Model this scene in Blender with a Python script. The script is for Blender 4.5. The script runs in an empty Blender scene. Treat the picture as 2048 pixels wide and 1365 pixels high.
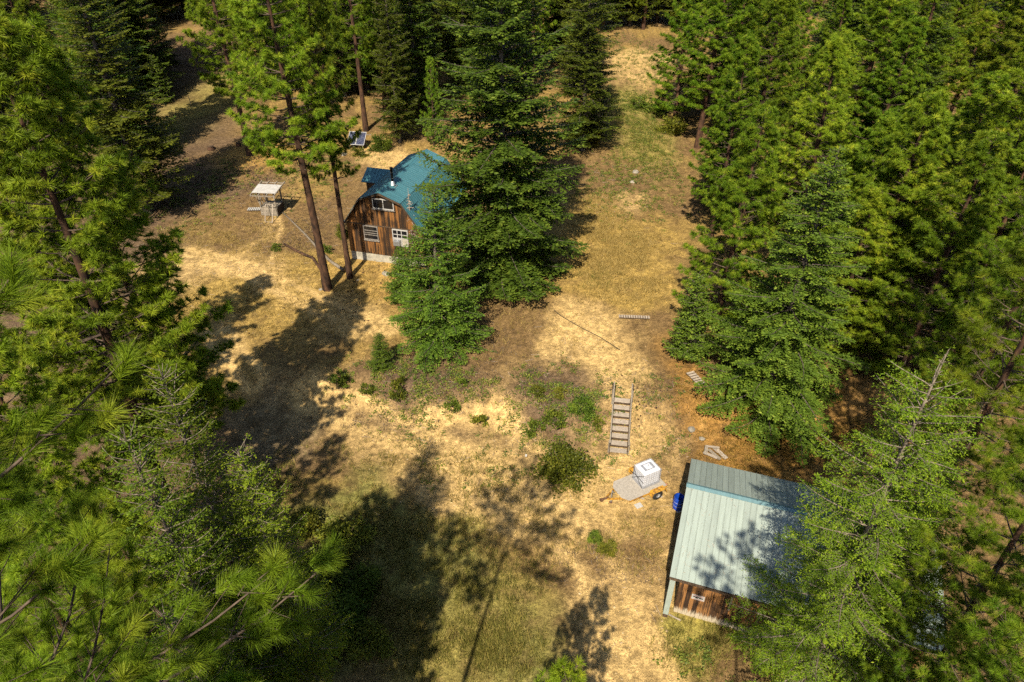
import bpy, math, random
import numpy as np
from mathutils import Vector, Matrix

scene = bpy.context.scene
COL = scene.collection
R = math.radians

# ------------------------------------------------------------------ camera
CAM_H, PITCH, FPX = 30.0, 35.0, 1365.3
cam_data = bpy.data.cameras.new('camera')
cam_data.sensor_width = 36.0
cam_data.lens = 24.0
cam_data.clip_start = 0.05
cam_data.clip_end = 3000.0
cam = bpy.data.objects.new('camera', cam_data)
cam.location = (0, 0, CAM_H)
cam.rotation_euler = (R(90 - PITCH), 0, 0)
COL.objects.link(cam)
scene.camera = cam

# ------------------------------------------------------------------ sky, sun, exposure
SUN_AZ, SUN_EL = 15.0, 47.0        # direction the shadows run (right of +Y), elevation
world = bpy.data.worlds.new('World')
scene.world = world
world.use_nodes = True
wn = world.node_tree.nodes
wl = world.node_tree.links
bg = wn['Background']
sky = wn.new('ShaderNodeTexSky')
sky.sky_type = 'NISHITA'
sky.sun_disc = False
sky.sun_elevation = R(SUN_EL)
sky.sun_rotation = R(180 + SUN_AZ)
wl.new(sky.outputs[0], bg.inputs[0])
bg.inputs[1].default_value = 0.075
sun_data = bpy.data.lights.new('sun', 'SUN')
sun_data.energy = 5.0
sun_data.angle = R(0.53)
sun_data.color = (1.0, 0.91, 0.74)
sun = bpy.data.objects.new('sun', sun_data)
_ld = Vector((math.sin(R(SUN_AZ)) * math.cos(R(SUN_EL)), math.cos(R(SUN_AZ)) * math.cos(R(SUN_EL)), -math.sin(R(SUN_EL))))
sun.rotation_euler = _ld.to_track_quat('-Z', 'Y').to_euler()
COL.objects.link(sun)
scene.view_settings.view_transform = 'Standard'
scene.view_settings.look = 'None'
scene.view_settings.exposure = 1.2
scene.view_settings.gamma = 1.0
scene.cycles.max_bounces = 3
scene.cycles.diffuse_bounces = 2
scene.cycles.transmission_bounces = 3
scene.cycles.use_denoising = False
scene.cycles.use_adaptive_sampling = True
scene.cycles.adaptive_threshold = 0.018
scene.cycles.adaptive_min_samples = 24
scene.cycles.sample_clamp_indirect = 4.0

# ------------------------------------------------------------------ noise and terrain
def vnoise(x, y, seed=0):
    """smooth value noise in 0..1 for numpy arrays"""
    x = np.asarray(x, dtype=np.float64); y = np.asarray(y, dtype=np.float64)
    xi = np.floor(x); yi = np.floor(y)
    fx = x - xi; fy = y - yi
    fx = fx * fx * (3 - 2 * fx); fy = fy * fy * (3 - 2 * fy)
    def h(a, b):
        s = np.sin(a * 127.1 + b * 311.7 + seed * 74.7) * 43758.5453
        return s - np.floor(s)
    return (h(xi, yi) * (1 - fx) + h(xi + 1, yi) * fx) * (1 - fy) + (h(xi, yi + 1) * (1 - fx) + h(xi + 1, yi + 1) * fx) * fy

def fbm(x, y, octaves=4, seed=0):
    v = 0; a = 0.5; s = 0
    for k in range(octaves):
        v = v + a * vnoise(x * 2 ** k, y * 2 ** k, seed + k * 13); s += a; a *= 0.5
    return v / s

def sstep(a, b, t):
    t = np.clip((t - a) / (b - a), 0, 1)
    return t * t * (3 - 2 * t)

def terrain(x, y):
    x = np.asarray(x, dtype=np.float64); y = np.asarray(y, dtype=np.float64)
    yb = 30.6 - 0.2 * np.clip(x - 7, -22, 0) + 0.25 * np.clip(x - 7, 0, 10) + 0.8 * (vnoise(x * 0.25, y * 0.12, 5) - 0.5)
    z = 1.5 * sstep(0, 3.4, y - yb)
    z = z + 0.5 * sstep(0, 14, y - 38)
    t = np.maximum(0, y - 58)
    z = z + 0.07 * t * t / (t + 8)
    z = z + 0.9 * (fbm(x * 0.06, y * 0.06, 2, 2) - 0.5) * sstep(30, 60, y + np.abs(x))
    z = z - 0.6 * sstep(-8, -22, x) * sstep(30, 18, y)
    return z

def cray(px, py):
    u = (px - 1024) / FPX; v = (682.5 - py) / FPX
    c, s = math.cos(R(PITCH)), math.sin(R(PITCH))
    return np.array([u, c + v * s, -s + v * c])

def march(px, py, height=0.0):
    """point on the view ray through a photo pixel that is `height` above the terrain"""
    d = cray(px, py)
    lo, hi = 0.5, 400.0
    t = lo
    while t < hi:
        p = d * t
        if CAM_H + p[2] - float(terrain(p[0], p[1])) < height:
            break
        lo = t; t += 0.8
    hi = t
    for _ in range(24):
        m = (lo + hi) / 2
        p = d * m
        if CAM_H + p[2] - float(terrain(p[0], p[1])) < height: hi = m
        else: lo = m
    p = d * hi
    return float(p[0]), float(p[1]), CAM_H + float(p[2])

def G(px, py):
    x, y, z = march(px, py, 0)
    return Vector((x, y, float(terrain(x, y))))

def below(px, py, height):
    x, y, z = march(px, py, height)
    return Vector((x, y, float(terrain(x, y))))

def to_pixel(x, y, z):
    c, s = math.cos(R(PITCH)), math.sin(R(PITCH))
    z = z - CAM_H
    d = y * c - z * s
    up = y * s + z * c
    return 1024 + FPX * x / d, 682.5 - FPX * up / d

# ------------------------------------------------------------------ materials
def new_mat(name):
    m = bpy.data.materials.new(name)
    m.use_nodes = True
    nt = m.node_tree
    return m, nt.nodes, nt.links, nt.nodes['Principled BSDF']

def lin(c):
    return (c[0], c[1], c[2], 1.0)

ALB = 0.70      # all painted and wooden surfaces share one exposure-matched scale
def simple_mat(name, color, rough=0.7, metallic=0.0, noise=0.25, scale=6.0, bump=0.0, spec=0.4, stretch=(1, 1, 1), rand=0.0, dark=None):
    """paint, metal, wood: colour broken up by noise, per-object variation, optional bump"""
    color = tuple(c * ALB for c in color)
    if dark: dark = tuple(c * ALB for c in dark)
    m, n, l, b = new_mat(name)
    tc = n.new('ShaderNodeTexCoord')
    mp = n.new('ShaderNodeMapping')
    mp.inputs['Scale'].default_value = stretch
    l.new(tc.outputs['Object'], mp.inputs['Vector'])
    oi = n.new('ShaderNodeObjectInfo')
    add = n.new('ShaderNodeVectorMath'); add.operation = 'ADD'
    l.new(mp.outputs[0], add.inputs[0])
    sc = n.new('ShaderNodeVectorMath'); sc.operation = 'SCALE'; sc.inputs[0].default_value = (13.7, 7.1, 3.3)
    l.new(oi.outputs['Random'], sc.inputs['Scale'])
    l.new(sc.outputs[0], add.inputs[1])
    nz = n.new('ShaderNodeTexNoise')
    nz.inputs['Scale'].default_value = scale
    nz.inputs['Detail'].default_value = 6
    l.new(add.outputs[0], nz.inputs['Vector'])
    ramp = n.new('ShaderNodeValToRGB')
    d = dark if dark else tuple(c * (1 - noise * 1.6) for c in color)
    ramp.color_ramp.elements[0].position = 0.33
    ramp.color_ramp.elements[0].color = lin(d)
    ramp.color_ramp.elements[1].position = 0.66
    ramp.color_ramp.elements[1].color = lin(tuple(min(1, c * (1 + noise * 0.5)) for c in color))
    l.new(nz.outputs[0], ramp.inputs[0])
    out = ramp.outputs[0]
    if rand > 0:
        mr = n.new('ShaderNodeMapRange')
        mr.inputs['To Min'].default_value = 1 - rand
        mr.inputs['To Max'].default_value = 1 + rand
        l.new(oi.outputs['Random'], mr.inputs['Value'])
        mul = n.new('ShaderNodeVectorMath'); mul.operation = 'SCALE'
        l.new(out, mul.inputs[0]); l.new(mr.outputs[0], mul.inputs['Scale'])
        out = mul.outputs[0]
    l.new(out, b.inputs['Base Color'])
    b.inputs['Roughness'].default_value = rough
    b.inputs['Metallic'].default_value = metallic
    b.inputs['Specular IOR Level'].default_value = spec
    if bump > 0:
        bp = n.new('ShaderNodeBump')
        bp.inputs['Strength'].default_value = bump
        bp.inputs['Distance'].default_value = 0.02
        l.new(nz.outputs[0], bp.inputs['Height'])
        l.new(bp.outputs[0], b.inputs['Normal'])
    return m

def leaf_mat(name, dark, mid, tip, translucent=0.3, rough=0.5, hue=0.12):
    """needles and leaves: colour by the 'tint' attribute (kind and age of the leaf), per-tree variation"""
    m, n, l, b = new_mat(name)
    at = n.new('ShaderNodeAttribute'); at.attribute_name = 'tint'
    ramp = n.new('ShaderNodeValToRGB')
    e = ramp.color_ramp.elements
    e[0].position = 0.0; e[0].color = lin(dark)
    e[1].position = 1.0; e[1].color = lin(tip)
    k = e.new(0.5); k.color = lin(mid)
    l.new(at.outputs['Fac'], ramp.inputs[0])
    oi = n.new('ShaderNodeObjectInfo')
    mr = n.new('ShaderNodeMapRange')
    mr.inputs['To Min'].default_value = 0.72; mr.inputs['To Max'].default_value = 1.28
    l.new(oi.outputs['Random'], mr.inputs['Value'])
    hs = n.new('ShaderNodeHueSaturation')
    mh = n.new('ShaderNodeMapRange')
    mh.inputs['To Min'].default_value = 0.5 - hue * 0.12; mh.inputs['To Max'].default_value = 0.5 + hue * 0.12
    m2 = n.new('ShaderNodeMath'); m2.operation = 'FRACT'
    m3 = n.new('ShaderNodeMath'); m3.operation = 'MULTIPLY'; m3.inputs[1].default_value = 7.31
    l.new(oi.outputs['Random'], m3.inputs[0]); l.new(m3.outputs[0], m2.inputs[0]); l.new(m2.outputs[0], mh.inputs['Value'])
    l.new(mh.outputs[0], hs.inputs['Hue'])
    l.new(mr.outputs[0], hs.inputs['Value'])
    l.new(ramp.outputs[0], hs.inputs['Color'])
    l.new(hs.outputs[0], b.inputs['Base Color'])
    b.inputs['Roughness'].default_value = rough
    b.inputs['Specular IOR Level'].default_value = 0.12
    tr = n.new('ShaderNodeBsdfTranslucent')
    l.new(hs.outputs[0], tr.inputs['Color'])
    mix = n.new('ShaderNodeMixShader'); mix.inputs[0].default_value = translucent
    l.new(b.outputs[0], mix.inputs[1]); l.new(tr.outputs[0], mix.inputs[2])
    l.new(mix.outputs[0], n['Material Output'].inputs['Surface'])
    return m

M = {}
M['pine'] = leaf_mat('pine_needles', (0.040, 0.078, 0.005), (0.130, 0.198, 0.010), (0.270, 0.305, 0.022), 0.40, 0.5, 0.14)
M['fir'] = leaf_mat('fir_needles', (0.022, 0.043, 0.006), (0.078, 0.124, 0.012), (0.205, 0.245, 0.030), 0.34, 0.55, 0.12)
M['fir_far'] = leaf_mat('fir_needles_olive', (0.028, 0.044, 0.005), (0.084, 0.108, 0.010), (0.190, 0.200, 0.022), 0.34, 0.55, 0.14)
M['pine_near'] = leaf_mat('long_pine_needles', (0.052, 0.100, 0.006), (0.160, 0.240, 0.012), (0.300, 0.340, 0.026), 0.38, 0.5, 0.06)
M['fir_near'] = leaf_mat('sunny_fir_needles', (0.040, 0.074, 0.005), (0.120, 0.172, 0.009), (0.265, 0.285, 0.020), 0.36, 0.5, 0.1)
M['shrub'] = leaf_mat('shrub_leaves', (0.030, 0.045, 0.006), (0.090, 0.110, 0.011), (0.200, 0.195, 0.020), 0.25, 0.5, 0.3)
M['shrub_yellow'] = leaf_mat('yellow_shrub_leaves', (0.10, 0.10, 0.012), (0.21, 0.19, 0.02), (0.33, 0.26, 0.03), 0.3, 0.5, 0.1)
M['herb'] = leaf_mat('low_plant_leaves', (0.035, 0.062, 0.012), (0.095, 0.125, 0.020), (0.22, 0.20, 0.03), 0.25, 0.5, 0.1)
M['dry_grass'] = leaf_mat('dry_grass_blades', (0.14, 0.105, 0.025), (0.31, 0.22, 0.06), (0.44, 0.33, 0.125), 0.3, 0.6, 0.05)
M['green_grass'] = leaf_mat('half_green_grass_blades', (0.06, 0.068, 0.013), (0.145, 0.135, 0.026), (0.31, 0.24, 0.065), 0.3, 0.6, 0.05)
M['orange_herb'] = leaf_mat('rusty_ground_cover_leaves', (0.10, 0.065, 0.014), (0.215, 0.12, 0.022), (0.33, 0.20, 0.045), 0.25, 0.6, 0.05)
M['bark'] = simple_mat('pine_bark', (0.085, 0.042, 0.022), 0.9, 0, 0.5, 5, 0.8, 0.2, (1, 1, 0.35), 0.15, dark=(0.022, 0.013, 0.009))
M['bark_limb'] = simple_mat('pine_limb_bark', (0.12, 0.085, 0.060), 0.9, 0, 0.4, 8, 0.5, 0.2, (1, 1, 0.5), 0.1)
M['bark_fir'] = simple_mat('fir_bark', (0.13, 0.105, 0.080), 0.9, 0, 0.45, 8, 0.6, 0.2, (1, 1, 0.4), 0.1)
M['bark_grey'] = simple_mat('bleached_branch_bark', (0.23, 0.185, 0.135), 0.85, 0, 0.4, 9, 0.4, 0.2, (1, 1, 0.5), 0.1)
M['dead'] = simple_mat('dead_twig_wood', (0.42, 0.33, 0.26), 0.9, 0, 0.3, 9, 0.3, 0.2)

# ------------------------------------------------------------------ mesh helpers
def np_mesh(name, V, F, mats, tint=None, midx=None, color=None, smooth=False):
    """triangle (or quad) mesh from numpy arrays"""
    V = np.ascontiguousarray(V, dtype=np.float32); F = np.ascontiguousarray(F, dtype=np.int32)
    me = bpy.data.meshes.new(name)
    k = F.shape[1]
    me.vertices.add(len(V)); me.vertices.foreach_set('co', V.ravel())
    me.loops.add(F.size); me.loops.foreach_set('vertex_index', F.ravel())
    me.polygons.add(len(F))
    me.polygons.foreach_set('loop_start', np.arange(0, F.size, k, dtype=np.int32))
    if midx is not None:
        me.polygons.foreach_set('material_index', np.asarray(midx, dtype=np.int32))
    me.polygons.foreach_set('use_smooth', np.full(len(F), bool(smooth)))
    for m in mats: me.materials.append(m)
    if tint is not None:
        a = me.attributes.new('tint', 'FLOAT', 'POINT')
        a.data.foreach_set('value', np.ascontiguousarray(tint, dtype=np.float32))
    if color is not None:
        a = me.attributes.new('soil', 'FLOAT_COLOR', 'POINT')
        a.data.foreach_set('color', np.ascontiguousarray(np.c_[color, np.ones(len(color))], dtype=np.float32).ravel())
    me.update(calc_edges=True)
    return me

def link(name, data, parent=None, loc=None, rot=None, scale=None):
    o = bpy.data.objects.new(name, data)
    COL.objects.link(o)
    if parent is not None: o.parent = parent
    if loc is not None: o.location = loc
    if rot is not None: o.rotation_euler = rot
    if scale is not None: o.scale = scale
    return o

def tag(o, label=None, cat=None, group=None, kind=None):
    if label: o['label'] = label
    if cat: o['category'] = cat
    if group: o['group'] = group
    if kind: o['kind'] = kind
    return o

def thing(name, label, cat, loc=(0, 0, 0), rz=0.0, group=None):
    o = link(name, None, None, loc, (0, 0, rz))
    o.empty_display_size = 0.3
    return tag(o, label, cat, group)

class MB:
    """collects shapes into one mesh object"""
    def __init__(self): self.v = []; self.f = []
    def add(self, v, f):
        b = len(self.v); self.v += [tuple(p) for p in v]; self.f += [tuple(i + b for i in q) for q in f]; return self
    def box(self, x0, x1, y0, y1, z0, z1, mat=None):
        v = [(x0, y0, z0), (x1, y0, z0), (x1, y1, z0), (x0, y1, z0), (x0, y0, z1), (x1, y0, z1), (x1, y1, z1), (x0, y1, z1)]
        if mat is not None: v = [tuple(mat @ Vector(p)) for p in v]
        return self.add(v, [(0, 3, 2, 1), (4, 5, 6, 7), (0, 1, 5, 4), (1, 2, 6, 5), (2, 3, 7, 6), (3, 0, 4, 7)])
    def prism(self, poly, axis, a, b):
        """extrude a 2-D polygon along axis 'x','y' or 'z' from a to b"""
        n = len(poly)
        def P(p, t):
            return {'x': (t, p[0], p[1]), 'y': (p[0], t, p[1]), 'z': (p[0], p[1], t)}[axis]
        v = [P(p, a) for p in poly] + [P(p, b) for p in poly]
        f = [tuple(range(n))[::-1], tuple(range(n, 2 * n))] + [(i, (i + 1) % n, n + (i + 1) % n, n + i) for i in range(n)]
        return self.add(v, f)
    def beam(self, p, q, w, h, up=(0, 0, 1)):
        p = Vector(p); q = Vector(q); d = (q - p).normalized(); u = Vector(up)
        s = d.cross(u)
        if s.length < 1e-4: s = d.cross(Vector((1, 0, 0)))
        s.normalize(); u = s.cross(d).normalized()
        v = []
        for c in (p, q):
            for a, b in ((-1, -1), (1, -1), (1, 1), (-1, 1)):
                v.append(c + s * (a * w / 2) + u * (b * h / 2))
        return self.add(v, [(3, 2, 1, 0), (4, 5, 6, 7), (0, 1, 5, 4), (1, 2, 6, 5), (2, 3, 7, 6), (3, 0, 4, 7)])
    def tube(self, pts, radii, n=8, cap=True):
        pts = [Vector(p) for p in pts]
        if not hasattr(radii, '__len__'): radii = [radii] * len(pts)
        v = []; f = []
        ref = Vector((0.13, 0.31, 0.94))
        for i, p in enumerate(pts):
            d = (pts[min(i + 1, len(pts) - 1)] - pts[max(i - 1, 0)]).normalized()
            a = d.cross(ref)
            if a.length < 0.05: a = d.cross(Vector((1, 0, 0)))
            a.normalize(); b = d.cross(a)
            for k in range(n):
                t = 2 * math.pi * k / n
                v.append(p + (a * math.cos(t) + b * math.sin(t)) * radii[i])
        for i in range(len(pts) - 1):
            for k in range(n):
                f.append((i * n + k, i * n + (k + 1) % n, (i + 1) * n + (k + 1) % n, (i + 1) * n + k))
        if cap:
            f.append(tuple(range(n))[::-1]); f.append(tuple((len(pts) - 1) * n + k for k in range(n)))
        return self.add(v, f)
    def lathe(self, prof, n=24):
        v = []; f = []
        for r, z in prof:
            for k in range(n):
                t = 2 * math.pi * k / n
                v.append((r * math.cos(t), r * math.sin(t), z))
        for i in range(len(prof) - 1):
            for k in range(n):
                f.append((i * n + k, i * n + (k + 1) % n, (i + 1) * n + (k + 1) % n, (i + 1) * n + k))
        return self.add(v, f)
    def mesh(self, name, mat, smooth=False, bevel=0):
        me = bpy.data.meshes.new(name)
        me.from_pydata([tuple(p) for p in self.v], [], self.f)
        me.materials.append(mat)
        if smooth:
            me.polygons.foreach_set('use_smooth', [True] * len(me.polygons))
        me.update()
        return me
    def build(self, name, mat, parent=None, loc=None, rot=None, smooth=False, bevel=0.0):
        o = link(name, self.mesh(name, mat, smooth), parent, loc, rot)
        if bevel > 0:
            md = o.modifiers.new('bevel', 'BEVEL'); md.width = bevel; md.segments = 2; md.limit_method = 'ANGLE'
        return o

def np_tubes(paths, radii, sides=4):
    """many tapered tubes: paths (N,K,3), radii (N,K) -> V, F(tris)"""
    P = np.asarray(paths); N, K, _ = P.shape
    D = np.gradient(P, axis=1)
    D /= np.linalg.norm(D, axis=2, keepdims=True) + 1e-9
    ref = np.array([0.21, 0.37, 0.11]); ref /= np.linalg.norm(ref)
    A = np.cross(D, ref); A /= np.linalg.norm(A, axis=2, keepdims=True) + 1e-9
    B = np.cross(D, A)
    t = np.arange(sides) * 2 * np.pi / sides
    V = P[:, :, None, :] + np.asarray(radii)[:, :, None, None] * (A[:, :, None, :] * np.cos(t)[None, None, :, None] + B[:, :, None, :] * np.sin(t)[None, None, :, None])
    idx = np.arange(N * K * sides).reshape(N, K, sides)
    a = idx[:, :-1, :]; b = np.roll(idx, -1, axis=2)[:, :-1, :]
    c = np.roll(idx, -1, axis=2)[:, 1:, :]; d = idx[:, 1:, :]
    F = np.concatenate([np.stack([a, b, c], -1).reshape(-1, 3), np.stack([a, c, d], -1).reshape(-1, 3)])
    return V.reshape(-1, 3), F

def unit(v):
    return v / (np.linalg.norm(v, axis=-1, keepdims=True) + 1e-9)

def frame(D):
    ref = np.where(np.abs(D[..., 2:3]) > 0.92, np.array([1.0, 0, 0]), np.array([0, 0, 1.0]))
    S = unit(np.cross(D, ref)); U = np.cross(S, D)
    return S, U

# ------------------------------------------------------------------ trees
def trunk_mesh(name, rng, H, r0, mat, bend=0.25, limbs=None, limb_r=None, limb_mat=None, sides=10, twigs=None, twig_r=None):
    K = 14
    z = np.linspace(-0.5, H, K)
    ph = rng.uniform(0, 6.28)
    P = np.stack([bend * np.sin(z / H * 3 + ph) - bend * np.sin(ph), bend * np.cos(z / H * 2.3 + ph) - bend * np.cos(ph), z], 1)
    rad = r0 * np.clip(1 - z / H, 0, 1) ** 0.8 + 0.012
    rad[0] *= 1.35; rad[1] *= 1.08
    V, F = np_tubes(P[None], rad[None], sides)
    mi = np.zeros(len(F), int)
    mats = [mat]
    if limbs is not None and len(limbs):
        V2, F2 = np_tubes(limbs, limb_r, 4)
        F = np.concatenate([F, F2 + len(V)]); V = np.concatenate([V, V2])
        mats = [mat, limb_mat or mat]
        mi = np.concatenate([mi, np.ones(len(F2), int)])
    if twigs is not None and len(twigs):
        V2, F2 = np_tubes(twigs, twig_r, 3)
        F = np.concatenate([F, F2 + len(V)]); V = np.concatenate([V, V2])
        mi = np.concatenate([mi, np.ones(len(F2), int)])
    return np_mesh(name, V, F, mats, midx=mi, smooth=True), (lambda zz: np.stack([np.interp(zz, z, P[:, 0]), np.interp(zz, z, P[:, 1]), zz], -1))

def spine_fn(rng_seed, H, bend):
    rng = np.random.default_rng(rng_seed)
    ph = rng.uniform(0, 6.28)
    return lambda zz: np.stack([bend * np.sin(zz / H * 3 + ph) - bend * np.sin(ph), bend * np.cos(zz / H * 2.3 + ph) - bend * np.cos(ph), zz], -1)

def needles(C, D, T, n, length, width, rng, spread=1.25, along=0.0):
    """bursts of thin needles: centres C, axes D, tint T"""
    N = len(C)
    th = rng.uniform(0.12, 1.0, (N, n)) ** 0.6 * spread
    ph = rng.uniform(0, 2 * np.pi, (N, n))
    S, U = frame(D)
    d = D[:, None] * np.cos(th)[..., None] + (S[:, None] * np.cos(ph)[..., None] + U[:, None] * np.sin(ph)[..., None]) * np.sin(th)[..., None]
    L = length * rng.uniform(0.75, 1.15, (N, n))
    base = C[:, None] - D[:, None] * (along * rng.uniform(0, 1, (N, n)))[..., None]
    tip = base + d * L[..., None]
    tip[..., 2] -= 0.12 * L * (1 - np.abs(d[..., 2]))
    w = unit(np.cross(d, rng.normal(size=(N, n, 3)))) * (width / 2)
    V = np.stack([base - w, base + w, tip], 2).reshape(-1, 3)
    F = np.arange(len(V)).reshape(-1, 3)
    t = np.clip(T[:, None] + rng.normal(0, 0.08, (N, n)), 0, 1)
    return V, F, np.repeat(t.ravel(), 3)

def pine_variant(seed, H, cb, Rmax, tufts=1.0, n_needles=40, nlen=0.25, nwid=0.017, r0=0.28, shape=0.75, mat='pine', brush=0.06, top_only=None, spacing=0.62, twig=0.009, n_whorl=(4, 6), limb_r=0.034, dens=4.6):
    rng = np.random.default_rng(seed)
    bend = 0.22
    sp = spine_fn(seed, H, bend)
    zb = cb * H
    limbs = []; lr = []; C = []; D = []; T = []; tw = []; twr = []
    z = zb
    while z < H - 0.25:
        t = (z - zb) / (H - zb)
        Lr = Rmax * ((1 - t) ** shape) * min(1.0, 0.62 + 1.6 * t) + 0.25
        nb = rng.integers(*n_whorl)
        a0 = rng.uniform(0, 6.28)
        for k in range(nb):
            if rng.uniform() < 0.10: continue
            if top_only is not None and z < top_only: continue
            az = a0 + k * 6.283 / nb + rng.normal(0, 0.3)
            L = Lr * rng.uniform(0.62, 1.12)
            rise = -0.12 + 0.75 * t + rng.normal(0, 0.12)
            s = np.linspace(0, 1, 6)
            h = np.array([math.cos(az), math.sin(az), 0])
            side = np.array([-h[1], h[0], 0])
            wob = rng.normal(0, 0.10) * L
            P = sp(np.array([z]))[0] + np.outer(s * L, h) + np.outer(np.sin(s * 3.0) * wob, side)
            P[:, 2] += L * (rise * s * 0.6 + 0.32 * s ** 2.2)
            limbs.append(P); lr.append(np.linspace(limb_r * (0.5 + 0.3 * L), 0.008, 6))
            m = max(2, int((3.2 + dens * L) * tufts))
            q = rng.uniform(0.22, 1.0, m) ** 0.75
            q[0] = 1.0
            base = np.stack([np.interp(q, s, P[:, i]) for i in range(3)], 1)
            lat = rng.uniform(-1, 1, m) * (0.18 + 0.42 * L * (1.08 - q)) * 0.75
            lat[0] = 0
            up = rng.uniform(0.0, 0.30, m)
            c = base + lat[:, None] * side + np.outer(np.abs(lat) * 0.5 + 0.05, h) + np.outer(up, [0, 0, 1])
            d = unit(h * 0.75 + np.array([0, 0, 0.75]) + side * (lat * 1.2)[:, None] + rng.normal(0, 0.28, (m, 3)))
            C.append(c); D.append(d)
            tt = 0.30 + 0.34 * rng.uniform() + rng.normal(0, 0.14, m)
            tt = np.where(rng.uniform(size=m) < 0.07, 0.9, tt)
            T.append(np.clip(tt, 0, 1))
            for j in range(1, m):
                tw.append(np.stack([base[j] - h * 0.1, c[j]])); twr.append((twig, twig * 0.5))
        z += spacing * rng.uniform(0.75, 1.25) * (1.0 if t < 0.85 else 0.6)
    C.append(sp(np.array([H]))); D.append(np.array([[0, 0, 1.0]])); T.append(np.array([0.7]))
    C = np.concatenate(C); D = np.concatenate(D); T = np.concatenate(T)
    V, F, tint = needles(C, D, T, n_needles, nlen, nwid, rng, 1.55 if brush < .15 else 1.05, brush)
    crown = np_mesh('pine_crown', V, F, [M[mat]], tint=tint)
    rng2 = np.random.default_rng(seed)
    trunk, _ = trunk_mesh('pine_trunk', rng2, H, r0, M['bark'], bend, np.array(limbs), np.array(lr), M['bark_limb'], 10, np.array(tw), np.array(twr))
    return {'crown': crown, 'trunk': trunk, 'H': H, 'R': Rmax}

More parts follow.
